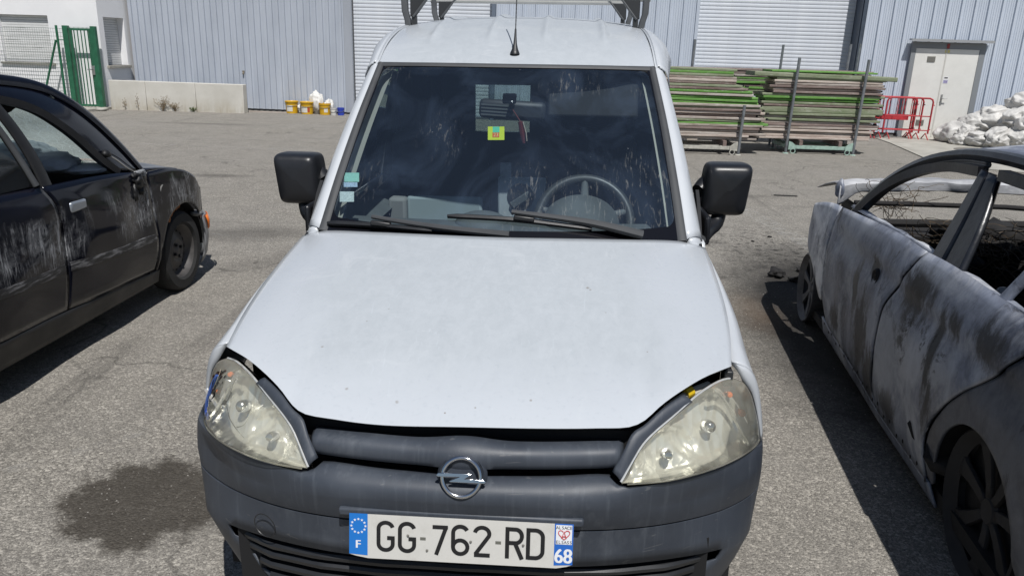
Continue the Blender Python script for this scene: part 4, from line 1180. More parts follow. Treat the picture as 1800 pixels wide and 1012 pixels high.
# --- windscreen
WB = [A(0, .945, .985), A(.25, .963, .986), A(.45, 1.005, .990), A(.57, 1.045, .995), A(.640, 1.080, 1.0)]
WT_ = [A(0, 1.700, 1.556), A(.25, 1.712, 1.556), A(.42, 1.735, 1.555), A(.571, 1.775, 1.552)]
WS = [A(.640, 1.080, 1.0), A(.626, 1.25, 1.147), A(.603, 1.50, 1.345), A(.571, 1.775, 1.552)]
NW, MW = 49, 33
c0, c1 = crv(sym(WB), NW), crv(sym(WT_), NW)
d1 = crv(WS, MW); d0 = mir(d1)
WG = coons(c0, c1, d0, d1)
wu, wv = np.meshgrid(np.linspace(-1, 1, NW), np.linspace(0, 1, MW), indexing='ij')
WNRM = A(0, -.60, .80)
WG = WG + (np.sin(np.pi * wv) * (1 - wu ** 2) * .012)[..., None] * WNRM
def wsp(u, v, d=0):
    """windscreen point: u -1..1, v 0..1, d above the glass"""
    fu, fv = (u + 1) / 2 * (NW - 1), v * (MW - 1)
    i, j = min(int(fu), NW - 2), min(int(fv), MW - 2); a, b_ = fu - i, fv - j
    P = WG[i, j]*(1-a)*(1-b_) + WG[i+1, j]*a*(1-b_) + WG[i, j+1]*(1-a)*b_ + WG[i+1, j+1]*a*b_
    return P + d * WNRM
def wsuv(px, py):
    """the (u, v) of the glass point seen at a pixel"""
    d = _Rv.T @ rays(px, py); u, v = 0., .5
    for _ in range(14):
        P = wsp(u, v); t = ((P - _Cv) @ d) / (d @ d); e = _Cv + d * t - P
        Ju = (wsp(min(u + .02, 1), v) - wsp(max(u - .02, -1), v)) / .04; Jv = (wsp(u, min(v + .02, 1)) - wsp(u, max(v - .02, 0))) / .04
        J = np.stack([Ju, Jv, -d], 1)
        s = np.linalg.lstsq(J, _Cv + d * t - P, rcond=None)[0]
        u, v = float(np.clip(u + s[0], -1, 1)), float(np.clip(v + s[1], 0, 1))
    return u, v
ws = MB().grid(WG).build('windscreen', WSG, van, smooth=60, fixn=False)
# printed dark border of the glass
def rrect(u0, u1, v0, v1, ru, rv, n):
    out = []
    per = [(u1 - ru, v1 - rv, 0), (u0 + ru, v1 - rv, 90), (u0 + ru, v0 + rv, 180), (u1 - ru, v0 + rv, 270)]
    for cu, cv, a in per:
        for t in np.linspace(0, 90, n): out.append((cu + ru * math.cos(math.radians(a + t)), cv + rv * math.sin(math.radians(a + t))))
    return out
inn = []
for u, v in rrect(-.948, .948, .082, .982, .05, .05, 10): inn.append((u, v - .025 * (1 - u * u) * (v < .3)))
def dens(L):
    out = []
    for k in range(len(L)):
        p, q_ = np.array(L[k]), np.array(L[(k + 1) % len(L)])
        m = max(1, int(np.linalg.norm(q_ - p) / .06))
        out += [p * (1 - t / m) + q_ * t / m for t in range(m)]
    return out
inn = dens(inn)
G = []
for u, v in inn:
    k = 1 / max(abs(u) / .999, abs(v - .5) / .4995)
    ou, ov = u * k, .5 + (v - .5) * k
    G.append([wsp(float(np.clip(ou * (1 - t) + u * t, -1, 1)), float(np.clip(ov * (1 - t) + v * t, 0, 1)), .0015) for t in (0, .5, 1)])
FRIT = pm('glass_border', (.006, .006, .008), .12)
MB().grid(np.array(G), close_u=True, flip=True).build('glass_border', FRIT, ws, smooth=60)
# side rubbers and top seal
for s in (1, -1):
    G = []
    for v in np.linspace(-.012, 1, 26):
        P = d1[0] + (d1[1] - d1[0]) * v * (MW - 1) if v < 0 else np.array([np.interp(v, np.linspace(0, 1, MW), d1[:, j]) for j in range(3)])
        w_ = .036 - .012 * v
        G.append([P + A(.004, .006, -.004), P + A(.002, -.004, .008), P + A(-.006, -.008, .012), P + A(-w_ * .75, -.008, .010), P + A(-w_, -.004, .002)])
    G = np.array(G)
    MB().grid(mir(G) if s < 0 else G, flip=s > 0).build('screen_rubber', RUB, ws, smooth=50, fixn=False)
T = crv(sym(WT_), 49)
G = np.array([[p + A(0, .012, .008), p + A(0, .0, .008), p + A(0, -.010, .002), p + A(0, -.014, -.006)] for p in T])
MB().grid(G).build('top_seal', RUB, ws, smooth=50)

# --- A-pillars
PE = crv(WS, 30)
for s in (1, -1):
    G = []
    for i, p in enumerate(PE):
        t = i / 29
        k = 1 - .25 * t
        G.append([p + A(.002, .008, -.012), p + A(.001, .0, .004), p + A(.012 * k, .002, .010), p + A(.034 * k, .022, .010), p + A(.055 * k, .055, .000), p + A(.068 * k, .095, -.018), p + A(.074 * k, .14, -.045)])
    G = np.array(G)
    MB().grid(mir(G) if s < 0 else G, flip=s < 0).build('pillar', VWC, van, smooth=60, fixn=False, solid=.004)
# pillar foot between bonnet, wing and screen
for s in (1, -1):
    p = PE[0]
    a = [p + A(.002, .008, -.012), p + A(.012, .002, .010), p + A(.034, .022, .010), p + A(.055, .055, .0), p + A(.068, .095, -.018), p + A(.074, .14, -.045)]
    f = [A(.655, 1.075, .975), A(.672, 1.075, .974), A(.69, 1.085, .968), A(.706, 1.10, .956), A(.722, 1.13, .93), A(.740, 1.17, .88)]
    G = np.array([[x * (1 - t) + y * t for t in (0, .33, .66, 1)] for x, y in zip(a, f)])
    MB().grid(mir(G) if s < 0 else G, flip=s > 0).build('pillar_foot', VWC, van, smooth=60, fixn=False, solid=.004)

# --- roof
zc = crv([A(1.70, 1.557), A(1.78, 1.598), A(1.90, 1.648), A(2.08, 1.703), A(2.3, 1.745), A(2.6, 1.772), A(3.0, 1.786), A(3.5, 1.785), A(3.95, 1.770), A(4.15, 1.745)], 60)
def rz(y): return float(np.interp(y, zc[:, 0], zc[:, 1]))
def rdrop(y): return .036 * float(ss(1.72, 2.4, y))
def rhw(y): return float(np.interp(y, [1.7, 1.78, 2.1, 2.4, 4.15], [.571, .571, .563, .560, .575]))
G = []
for u in np.linspace(-1, 1, 161):
    col_ = []
    for t in np.linspace(0, 1, 50) ** 1.35:
        y = (1.70 + .075 * u * u) * (1 - t) + 4.15 * t
        x = u * rhw(y)
        z = rz(y) if y > 1.78 else rz(max(y - .075 * u * u * (1 - ss(1.70, 2.3, y)), 1.70))
        z = rz(y - .075 * u * u * float(1 - ss(0, .35, t))) - rdrop(y) * abs(u) ** 2.4
        rib = sum(math.exp(-((x - c) / .017) ** 2) for c in (-.372, -.118, .118, .372)) * .013 * float(ss(1.86, 2.04, y)) * float(1 - ss(3.9, 4.0, y))
        col_.append(A(x, y, z + rib + .006))
    G.append(col_)
RF = np.array(G)
lipf = RF[:, :1] + A(0, .004, -.012)
MB().grid(np.concatenate([lipf, RF], 1)).build('roof', VW, van, smooth=60, fixn=False, solid=.005)
# roof edge: drip channel, then the roll into the side
ys = np.concatenate([np.linspace(1.765, 2.4, 20), np.linspace(2.5, 4.15, 14)])
for s in (1, -1):
    G = []
    for y in ys:
        e = rz(y - .075 * float(1 - ss(0, .35, ((y - 1.775) / 2.375) ** .74 if y > 1.775 else 0))) - rdrop(y) + .006
        h = rhw(y); k = float(ss(1.76, 2.2, y))
        G.append([A(h, y, e), A(h + .003, y, e - .010), A(h + .010, y, e - .011), A(h + .013, y, e - .001), A(h + .018, y, e - .001), A(h + .020, y, e - .008), A(h + .028, y, e - .010),
                  A(h + .045 + .012 * k, y + .01, e - .022), A(h + .062 + .03 * k, y + .03 * (1 - k), e - .055), A(h + .074 + .045 * k, y + .07 * (1 - k), e - .11)])
    G = np.array(G)
    MB().grid(mir(G) if s < 0 else G, flip=s < 0).build('roof_rail', VWC, van, smooth=40, fixn=False, solid=.004)

# --- body sides, doors, rear
def side_sec(y, z):
    return float(np.interp(z, [.28, .45, .65, .85, .95, 1.2, 1.45, 1.62, 1.70], [.765, .79, .80, .795, .785, .755, .72, .695, .66]))
for s in (1, -1):
    G = np.array([[A(side_sec(y, z), y, z) for z in np.linspace(.28, 1.64, 24)] for y in np.linspace(2.60, 4.15, 18)])
    MB().grid(mir(G) if s < 0 else G, flip=s < 0).build('cargo_side', VWC, van, smooth=60, fixn=False, solid=.02)
    G = np.array([[A(side_sec(y, z) - .055 * float(1 - ss(1.2, 1.75, y)) * float(ss(.62, .95, z)), y, z) for z in np.linspace(.28, .965, 14)] for y in np.linspace(1.20, 2.595, 16)])
    dr = MB().grid(mir(G) if s < 0 else G, flip=s < 0).build('door', VWC, van, smooth=60, fixn=False, solid=.02)
    MB().box(s * .80 - .018, s * .80 + .018, 2.34, 2.50, .84, .875).build('handle', PLB, dr, bevel=.008)
    # side window and its frame
    top = [p + A(.074 * (1 - .25 * t), .145, -.05) for p, t in zip(PE[::3], np.linspace(0, 1, 10))]
    top += [A(.655, 2.05, 1.57), A(.655, 2.57, 1.60)]
    T2 = crv(top, 24)
    B2 = np.array([A(side_sec(y, .965) - .055 * float(1 - ss(1.2, 1.75, y)), y, .965) for y in np.linspace(1.26, 2.57, 24)])
    G = np.stack([B2 * (1 - t) + T2 * t for t in np.linspace(0, 1, 8)], 1) - A(.014, 0, 0)
    MB().grid(mir(G) if s < 0 else G, flip=s < 0).build('side_window', SDG, van, smooth=60, fixn=False)
    MB().tube(mir(B2) if s < 0 else B2, .012, 8).build('window_seal', RUB, van)
    P3 = [A(.740, 2.58, .97), A(.690, 2.58, 1.3), A(.655, 2.58, 1.50)]
    MB().tube(mir(np.array(P3)) if s < 0 else np.array(P3), .026, 8).build('door_pillar', PLB, van)
    # wheels
    for y in (.83, 3.54):
        w_ = empty('wheel', (s * .662, y, .292)); w_.parent = van
        Mx = Matrix.Rotation(math.pi / 2, 4, 'Y')
        MB().lathe([(.19, -.08), (.25, -.09), (.285, -.08), (.297, -.05), (.299, 0), (.297, .05), (.285, .08), (.25, .09), (.19, .08)], 40, Mx).build('tyre', pm('tyre_rubber', (.018, .018, .018), .85, 0, .2, 20), w_, smooth=40)
        MB().lathe([(0, s*.05), (.06, s*.06), (.11, s*.04), (.16, s*.05), (.19, s*.075), (.19, -s*.06)], 32, Mx).build('rim', pm('rim_grey', (.25, .25, .26), .4, .6), w_, smooth=40)
rear = MB()
def rbox(x0, x1, z0, z1): rear.box(x0, x1, 4.13, 4.17, z0, z1)
rbox(-.74, .74, .35, 1.05); rbox(-.70, -.43, 1.05, 1.38); rbox(-.035, .035, 1.05, 1.38); rbox(.035, .72, 1.05, 1.38); rbox(-.715, -.70, 1.05, 1.38); rbox(-.705, .705, 1.38, 1.60); rbox(-.66, .66, 1.60, 1.75)
rear.build('rear_doors', VWC, van, smooth=0)
for x0, x1 in ((-.43, -.035),): MB().box(x0, x1, 4.145, 4.15, 1.05, 1.38).build('rear_window', SDG, van, smooth=0)
MB().box(-.72, .72, 4.17, 4.25, .30, .50).build('rear_bumper', PLA, van, bevel=.02)
MB().box(-.68, .68, .62, 4.13, .19, .30).build('underbody_blocker', DARK, van, smooth=0)  # dark box added to block light under the engine

# --- cabin
INT = pm('cabin_dark', (.012, .013, .015), .8, 0, .3, 5)
ING = pm('cabin_grey', (.105, .115, .115), .75, 0, .25, 5)
INL = pm('cabin_light_grey', (.42, .45, .45), .75, 0, .15, 5)
INB = pm('pillar_trim_beige', (.52, .51, .44), .7)
cb = empty('cabin'); cb.parent = van
lin = MB()
lin.box(-.66, .66, 1.0, 4.1, .30, .33)
for s in (1, -1): lin.box(s*.672 - .008, s*.672 + .008, 2.62, 4.1, .30, 1.60)
lin.box(-.55, .55, 2.35, 4.1, 1.655, 1.665)
lin.build('lining', INT, cb, smooth=0)
MB().box(-.54, .54, 1.745, 2.36, 1.535, 1.545).build('headlining', INT, cb, smooth=0)
# dash: long shelf sloping up to the screen
xs = np.linspace(-.66, .66, 31)
prof = [(1.02, .968), (1.15, .975), (1.30, .985), (1.42, .985), (1.50, .965), (1.53, .90), (1.52, .70), (1.45, .55)]
MB().grid(np.array([[A(x, y - .05 + .12 * x * x, z) for y, z in prof] for x in xs])).build('dashboard', ING, cb, smooth=50)
def dome(cx, cy, rx, ry, rzv, z0, m, nm):
    G = [[A(cx + rx * math.cos(a) * math.sin(b_), cy + ry * math.cos(b_), z0 + rzv * math.sin(a) * math.sin(b_)) for a in np.linspace(0, math.pi, 25)] for b_ in np.linspace(.35, math.pi - .02, 14)]
    return MB().grid(np.array(G)).build(nm, m, cb, smooth=60)
dome(.285, 1.40, .150, .17, .115, .975, ING, 'instrument_hood')
dome(-.095, 1.36, .105, .12, .050, .975, ING, 'centre_hood')
for q_ in range(14): MB().box(-.12 + q_*.018, -.109 + q_*.018, 1.115, 1.130, .9765, .979).build('vent_slot', INT, cb, smooth=0)
# steering wheel
SWC = A(.303, 1.57, .945); SWM = Matrix.Translation(SWC) @ Matrix.Rotation(math.radians(62), 4, 'X')
def swp(a, b_, d=0): return np.array(SWM @ Vector((a, b_, d)))
STW = pm('wheel_rim', (.045, .047, .046), .45, 0, .2, 9)
MB().tube([swp(.190 * math.cos(a), .190 * math.sin(a)) for a in np.linspace(0, 2 * math.pi, 49)], .0205, 10, False, ref=np.array(SWM.to_3x3() @ Vector((0, 0, 1)))).build('steering_wheel', STW, cb, smooth=60)
sw = MB(); sw.lathe([(0, .03), (.055, .025), (.065, 0), (.055, -.02)], 20, SWM)
for a in (.3, math.pi - .3, math.pi / 2): sw.tube([swp(.05 * math.cos(a), .05 * math.sin(a), .01), swp(.185 * math.cos(a), .185 * math.sin(a))], [.022, .014], 8)
sw.build('wheel_hub', ING, cb, smooth=50)
# seats
def seat(cx, w_, m, head=True):
    e = MB(); e.box(cx - w_/2, cx + w_/2, 1.75, 2.22, .45, .66); e.build('seat', m, cb, bevel=.05)
    MB().box(-w_/2, w_/2, -.07, .07, 0, .62, Matrix.Rotation(-.22, 3, 'X'), (cx, 2.24, .62)).build('backrest', m, cb, bevel=.05)
    if head: MB().box(-.13, .13, -.05, .05, 0, .19, None, (cx, 2.40, 1.24)).build('headrest', m, cb, bevel=.04)
seat(.33, .48, INT); seat(-.40, .50, INT, False)
MB().box(-.52, -.16, 2.02, 2.06, .60, .955).build('seat_cover', pm('seat_cloth_grey', (.34, .40, .40), .85), cb, bevel=.015)
MB().box(-.60, -.515, 1.98, 2.06, .60, .95).build('seat_edge', pm('seat_edge_grey', (.24, .24, .23), .8), cb, bevel=.015)
MB().box(-.085, .135, 1.985, 2.0, .86, 1.062).build('console_panel', INL, cb, bevel=.01)
MB().box(-.075, -.025, 1.99, 2.0, 1.062, 1.125).build('console_tab', INL, cb)
MB().lathe([(0, 0), (.062, 0)], 24, Matrix.Translation((.02, 1.982, .972)) @ Matrix.Rotation(math.pi / 2, 4, 'X')).build('console_hole', INT, cb, smooth=0)
MB().box(-.06, .06, -.008, .008, -.016, .016, Matrix.Rotation(-.6, 3, 'Y'), (.03, 1.972, .965)).build('console_lever', ING, cb, bevel=.004)
# trim on pillars, door tops
for s in (1, -1):
    G = np.array([[p + A(-.052, .035, -.02), p + A(-.024, .06, -.035), p + A(.020, .105, -.055)] for p in PE])
    MB().grid(mir(G) if s < 0 else G).build('pillar_trim', INB, cb, smooth=60)
    G = np.array([[A(side_sec(y, .95) - .085 - k, y, .965 - .5 * k) for k in (0, .05, .12)] for y in np.linspace(1.32, 2.5, 8)])
    MB().grid(mir(G) if s < 0 else G).build('door_trim', ING, cb, smooth=60)
    G = np.array([A(s * .62, 1.16, .99), A(s * .70, 1.36, .985), A(s * .70, 1.36, 1.16)])
    MB().prism([(1.18, .975), (1.52, .975), (1.46, 1.07), (1.36, 1.13), (1.30, 1.09)], .012, lambda a, b_, d, s=s: A(s * (.715 - d - (a - 1.18) * -.02), a, b_)).build('quarter_trim', INT, cb, smooth=0)
# sun visor, mirror, pendant
MB().box(-.185, .185, -.008, .008, -.075, .075, Matrix.Rotation(-.5, 3, 'X'), (.325, 1.74, 1.425)).build('sun_visor', pm('visor_grey', (.008, .009, .010), .8), cb, bevel=.012)
mr = MB().box(-.135, .135, -.022, .022, -.038, .038, Matrix.Rotation(.05, 3, 'Y'), (-.002, 1.66, 1.385)).build('cabin_mirror', pm('mirror_back', (.032, .034, .036), .5), cb, bevel=.018)
for k in range(4): MB().box(-.125, .0, -.028, -.020, -.026 + k * .013, -.020 + k * .013, Matrix.Rotation(.05, 3, 'Y'), (-.002, 1.66, 1.385)).build('mirror_rib', ING, mr)
MB().box(-.027, .027, -.006, .006, -.027, .027, Matrix.Rotation(-.9, 3, 'X'), wsp(-.01, .79, -.012)).build('mirror_mount', FRIT, mr, bevel=.006)
MB().tube([wsp(-.01, .79, -.014), A(-.002, 1.655, 1.40)], .012, 8).build('mirror_stem', FRIT, mr)
# stickers behind the glass
def sticker(px0, py0, px1, py1, m, nm, d=-.003, parts=()):
    q_ = [wsp(*wsuv(x, y), d) for x, y in ((px0, py1), (px1, py1), (px1, py0), (px0, py0))]
    o = MB().add(q_, [(0, 1, 2, 3)]).build(nm, m, ws, smooth=0, fixn=False, solid=.0004)
    return o
sticker(605, 303, 631, 319, pm('sticker_green', (.33, .66, .54), .6, 0, .1, 80), 'green_sticker', -.002)
sticker(604, 320, 628, 328, pm('sticker_blue_white', (.42, .55, .68), .6, 0, .35, 160), 'blue_sticker', -.002)
sticker(597, 336, 622, 354, pm('sticker_paper', (.58, .66, .64), .6, 0, .22, 140), 'paper_sticker', -.002)
sticker(857.5, 222, 886.5, 245.5, pm('vignette_yellow', (.56, .66, .03), .6), 'vignette', -.002)
sticker(866, 222.5, 878, 232.5, pm('vignette_green', (.10, .55, .36), .6), 'vignette_panel', -.0012)
sticker(865.5, 232.8, 877.5, 241, pm('vignette_red', (.62, .12, .02), .6), 'vignette_panel', -.0012)
def wtext(s_, cx, cy, hpx, m, nm):
    cu = bpy.data.curves.new(nm, 'FONT'); cu.body = s_; cu.align_x = 'CENTER'; cu.align_y = 'CENTER'
    o = bpy.data.objects.new(nm, cu); COL.objects.link(o); bpy.context.view_layer.update()
    me = bpy.data.meshes.new_from_object(o.evaluated_get(bpy.context.evaluated_depsgraph_get()))
    bpy.data.objects.remove(o); bpy.data.curves.remove(cu)
    co = np.zeros(len(me.vertices) * 3); me.vertices.foreach_get('co', co); co = co.reshape(-1, 3)
    lo, hi = co.min(0), co.max(0); k = hpx / (hi[1] - lo[1])
    out = np.array([wsp(*wsuv(cx + (p[0] - (lo[0]+hi[0])/2) * k, cy - (p[1] - (lo[1]+hi[1])/2) * k), -.0005) for p in co])
    me.vertices.foreach_set('co', out.ravel()); me.materials.clear(); me.materials.append(m); me.update()
    o = bpy.data.objects.new(nm, me); COL.objects.link(o); o.parent = ws
wtext('23', 871.5, 236.8, 6.5, pm('vignette_print', (.75, .60, .30), .6), 'vignette_number')

pend = empty('pendant', (-.092, 1.533, 0), (0, -VR, -VY))
tag(pend, 'dark red tasselled pendant hanging from the cabin mirror behind the windscreen', 'pendant')
pa, pb, pc_ = A(-.005, 1.62, 1.40), vl(915, 214, y=1.60), vl(921, 252, y=1.60)
MB().tube([pa, pb], .0022, 5).build('cord', pm('cord_red', (.16, .03, .03), .7), pend)
MB().tube([pb, (pb + pc_) / 2, pc_], [.010, .012, .006], 8).build('tassel', pm('tassel_red', (.14, .02, .025), .8), pend)
MB().tube([pb + A(.010, -.01, 0), (pb + pc_) / 2 + A(.016, -.012, .0), pc_ + A(.012, -.01, .01)], .0022, 5).build('bead_string', pm('bead_white', (.6, .52, .45), .5), pend)

# --- wipers
def wiper(blade, arm, thick):
    e = empty('wiper'); e.parent = van
    B = crv([wsp(*wsuv(x, y), .014) for x, y in blade], 16)
    A_ = [wsp(*wsuv(x, y), d) for x, y, d in arm]
    MB().tube(B, [.005] + [.0095] * 14 + [.005], 6).build('blade', PLB, e)
    MB().tube(B - .008 * WNRM, .0035, 4).build('blade_rubber', FRIT, e)
    MB().tube(crv(A_, 14), np.linspace(.008, thick * 1.3, 14), 8).build('arm', RUB, e)
    m = B[8]
    MB().box(-.035, .035, -.010, .010, -.006, .010, Matrix.Rotation(.1, 3, 'Y'), m + .008 * WNRM).build('clip', PLB, e, bevel=.004)
wiper([(577, 396), (665, 401), (760, 410)], [(657, 391, .03), (690, 397, .03), (780, 408, .022), (895, 418, .015)], .010)
wiper([(787, 384), (905, 391), (1040, 407)], [(900, 384, .034), (945, 390, .034), (1040, 402, .028), (1128, 420, .02)], .013)
# cowl under the screen edge
G = np.array([[A(u * .70, y + .0, z) for y, z in ((.90 + .19 * u * u, .955), (.955 + .13 * u * u, .975), (1.0 + .11 * u * u, .985))] for u in np.linspace(-1, 1, 31)])
MB().grid(G).build('cowl', PLB, van, smooth=50)

# --- door mirrors
for s in (1, -1):
    e = empty('door_mirror'); e.parent = van
    # rounded shell: rings from the front face back to the glass rim
    def outline(k, grow, y):
        pts = [(.752, 1.020), (.915, 1.022), (.932, 1.205), (.772, 1.205)]
        cx, cz = .843, 1.113
        out = []
        n = 40
        for i in range(n):
            a = 2 * math.pi * i / n
            ex = .26
            sx = math.copysign(abs(math.cos(a)) ** ex, math.cos(a)); sz = math.copysign(abs(math.sin(a)) ** ex, math.sin(a))
            x = cx + .088 * grow * sx + (.010 * sz); z = cz + .100 * grow * sz - .012 * sz * (sx > 0) * 0 + .006 * sx * 0
            out.append(A(s * x, y + .020 * (sx + 1) * 0 + .03 * (x - .75), z))
        return out
    rings = [outline(0, g, y) for g, y in ((.02, 1.428), (.45, 1.430), (.78, 1.436), (.90, 1.444), (.965, 1.458), (.995, 1.48), (1.0, 1.51), (.98, 1.56), (.94, 1.585))]
    MB().grid(np.array(rings).transpose(1, 0, 2), close_u=True).build('housing', MIRP, e, smooth=60)
    MB().add(np.array(outline(0, .93, 1.58)), [tuple(range(40))]).build('glass', CHR, e, smooth=0)
    a = [A(s*.735, 1.36, .955), A(s*.775, 1.43, .965), A(s*.815, 1.47, .985), A(s*.83, 1.49, 1.02)]
    MB().tube(crv(a, 10), np.linspace(.040, .026, 10), 10).build('arm', MIRP, e, smooth=60)
    a = [A(s*.742, 1.50, 1.10), A(s*.775, 1.53, 1.12)]
    MB().tube(a, [.03, .04], 10).build('neck', MIRP, e, smooth=60)
    MB().box(s*.745 - .012, s*.745 + .012, 1.26, 1.50, .94, 1.05).build('mirror_base', MIRP, e, bevel=.012)

# --- roof bars
RKP = pm('rack_grey', (.10, .105, .11), .5, .2, .2, 10); RKD = pm('rack_dark', (.030, .032, .034), .5); RKB = pm('rack_bar_white', (.55, .54, .51), .4, .2, .1, 8)
for y, nm in ((2.40, 'a'), (3.28, 'b')):
    rk_ = empty('roof_bar'); rk_.parent = van
    zb = rz(y) - rdrop(y)
    MB().tube([A(-.60, y, zb + .142), A(.60, y, zb + .142)], .017, 12).build('bar', RKB, rk_)
    for s in (1, -1):
        x = s * .565
        ft = MB().grid(np.array([[A(x + s * q_[0] + s * e_[0], y + e_[1], zb + q_[1]) for e_ in ((-.012, -.022), (.016, -.022), (.016, .022), (-.012, .022), (-.012, -.022))] for q_ in ((-.004, -.004), (0, .03), (.012, .07), (.014, .12), (.006, .20), (-.01, .215))])).build('foot', RKP, rk_, smooth=40, bevel=.004)
        MB().prism([(-.012, .045), (-.014, .195), (-.135, .195), (-.140, .180), (-.040, .05)], .028, lambda a_, b_, d, x=x, s=s, y=y, zb=zb: A(x + s * a_, y - .014 + d, zb + b_)).build('bracket', RKD, ft, bevel=.004)
        MB().tube([A(x - s * .028, y - .018, zb + .045), A(x - s * .148, y - .018, zb + .190)], .0055, 6).build('brace', RKP, ft)
        MB().box(x - s*.03 - .012, x - s*.03 + .012, y - .015, y + .015, zb - .004, zb + .05).build('clamp', RKD, ft)
# --- aerial
ab = A(-.003, 1.775, rz(1.775) + .004)
e = empty('aerial'); e.parent = van
dirr = A(.0, .34, 1.0); dirr /= np.linalg.norm(dirr)
MB().lathe([(.0205, -.004), (.0205, .003), (.018, .010), (.013, .022), (.0075, .045), (.0050, .075), (.0038, .105), (0, .106)], 20, Matrix.Translation(ab) @ Matrix.Rotation(-.30, 4, 'X')).build('base', PLB, e, smooth=60)
P = crv([ab + dirr * .10, ab + dirr * .25, ab + dirr * .42], 40)
MB().tube(P, [.0022 + .0006 * (k % 2) for k in range(40)], 6).build('whip', PLB, e, smooth=60)

# ------------------------------------------------------------------ helpers for car sides
def panel2(fn, bot, top, d0=None, d1=None, nu=30, nv=14):
    c0, c1 = crv([A(*p, 0) for p in bot], nu), crv([A(*p, 0) for p in top], nu)
    e0 = crv([c0[0]] + [A(*p, 0) for p in (d0 or [])] + [c1[0]], nv)
    e1 = crv([c0[-1]] + [A(*p, 0) for p in (d1 or [])] + [c1[-1]], nv)
    G = coons(c0, c1, e0, e1)
    out = np.zeros_like(G)
    for i in range(G.shape[0]):
        for j in range(G.shape[1]):
            f, z = G[i, j, 0], G[i, j, 1]
            out[i, j] = (fn(f, z), f, z)
    return out
def arcpts(cf, cz, r, a0, a1, n=9): return [(cf + r * math.cos(math.radians(a)), cz + r * math.sin(math.radians(a))) for a in np.linspace(a0, a1, n)]

# ------------------------------------------------------------------ dark scraped hatchback (left)
lc = empty('hatchback_car', (-2.20, 4.87, 0), (0, 0, -math.radians(2.5)))
tag(lc, 'dark navy hatchback with scraped doors, no wing mirror and a shattered windscreen', 'car')
def navy(name, scr):
    t = NT(name)
    co = t.co(); x = t.sep(co)
    f, z = x[1], x[2]
    base = t.mix(t.ramp(t.noise(2.5, 5, .6), (.35, 0), (.7, 1)), (.0025, .003, .006), (.006, .0065, .013))
    dust = t.ramp(t.noise(7, 6, .7), (.55, 0), (.9, .06))
    base = t.mix(dust, base, (.055, .055, .055))
    ro = .10
    if scr:
        wob = t.mul(t.math('SUBTRACT', t.noise(5, 5, .65), .5), .30)
        # scuffed zones: door middle (rising forward) and rear door band
        lo = t.n('MapRange', Value=t.math('ADD', z, wob), i1=.50, i2=.60, i3=0., i4=1.).outputs[0]
        hi = t.n('MapRange', Value=t.math('ADD', z, wob), i1=.80, i2=.72, i3=0., i4=1.).outputs[0]
        zone = t.mul(lo, hi)
        gapm = t.math('SUBTRACT', 1.0, t.mul(t.n('MapRange', Value=f, i1=-1.02, i2=-.90, i3=0., i4=1.).outputs[0], t.n('MapRange', Value=f, i1=-.66, i2=-.80, i3=0., i4=1.).outputs[0]))
        pat = t.ramp(t.noise(3.4, 5, .65, t.co(loc=(0, 2.3, 1.1))), (.40, 0), (.60, 1))
        s1 = t.ramp(t.noise(6, 8, .8, t.co(scale=(1, 7, 1.0), rot=(.75, 0, 0)), .9), (.47, 0), (.62, 1))
        s2 = t.ramp(t.noise(5, 7, .7, t.co(scale=(1, 1.5, 2.5), rot=(.75, 0, 0)), .9), (.44, 0), (.70, 1))
        m = t.mul(t.mul(t.mul(zone, gapm), pat), t.math('MAXIMUM', s1, t.mul(s2, .55)))
        base = t.mix(t.mul(m, .9), base, (.50, .51, .53))
        ro = t.mix(m, (.10,)*3, (.6,)*3)
    t.base(base); t.pset(Roughness=ro, Specular__IOR__Level=.30, Coat__Weight=.08, Coat__Roughness=.03)
    t.bump(t.noise(4, 4, .5), .03, .02)
    return t.m
NAVY, NAVS = navy('navy_paint', False), navy('navy_paint_scraped', True)
MLD = NT('moulding_scraped')
MLD.base(MLD.mix(MLD.ramp(MLD.noise(8, 5, .7, MLD.co(scale=(1, .8, 6))), (.5, 0), (.62, .8)), (.018, .018, .02), (.26, .26, .27))); MLD.pset(Roughness=.5)
MLD = MLD.m
BLK = pm('car_black_trim', (.012, .012, .013), .5, 0, .3, 8)
TYRE = pm('tyre_black', (.020, .020, .020), .85, 0, .35, 25, .5, 60)
STEEL = pm('steel_rim_black', (.085, .080, .078), .5, .3, .3, 12)
DRKI = pm('car_interior_dark', (.012, .012, .013), .9, 0, .3, 6)
GREYF = pm('seat_fabric', (.05, .052, .06), .95, 0, .3, 30)
def SL(f, z):
    zz = [.15, .22, .30, .45, .62, .75, .85, .92, 1.0, 1.15, 1.28, 1.37, 1.44]
    xx = [-.05, -.035, -.012, .0, .004, -.002, -.018, -.045, -.075, -.13, -.185, -.235, -.30]
    x = float(np.interp(z, zz, xx))
    x -= .10 * float(ss(.25, .75, f)) + .05 * float(ss(-1.6, -2.6, f))
    if f < .2 and z < .9:      # pushed-in sheet metal
        k = float(ss(.9, .8, z)) * float(ss(.22, .3, z))
        x += k * (.020 * mn.noise(Vector((f * 2.6, z * 3.4, 1.7))) - .028 * math.exp(-((f + .42) / .16) ** 2 - ((z - .62) / .16) ** 2) - .018 * math.exp(-((f + 1.12) / .10) ** 2 - ((z - .62) / .2) ** 2))
    return x
def lpanel(name, *a, m=NAVS, **k):
    G = panel2(SL, *a, **k)
    return MB().grid(G, flip=True).build(name, m, lc, smooth=40, fixn=False, solid=.012)
WC = (.10, .268)
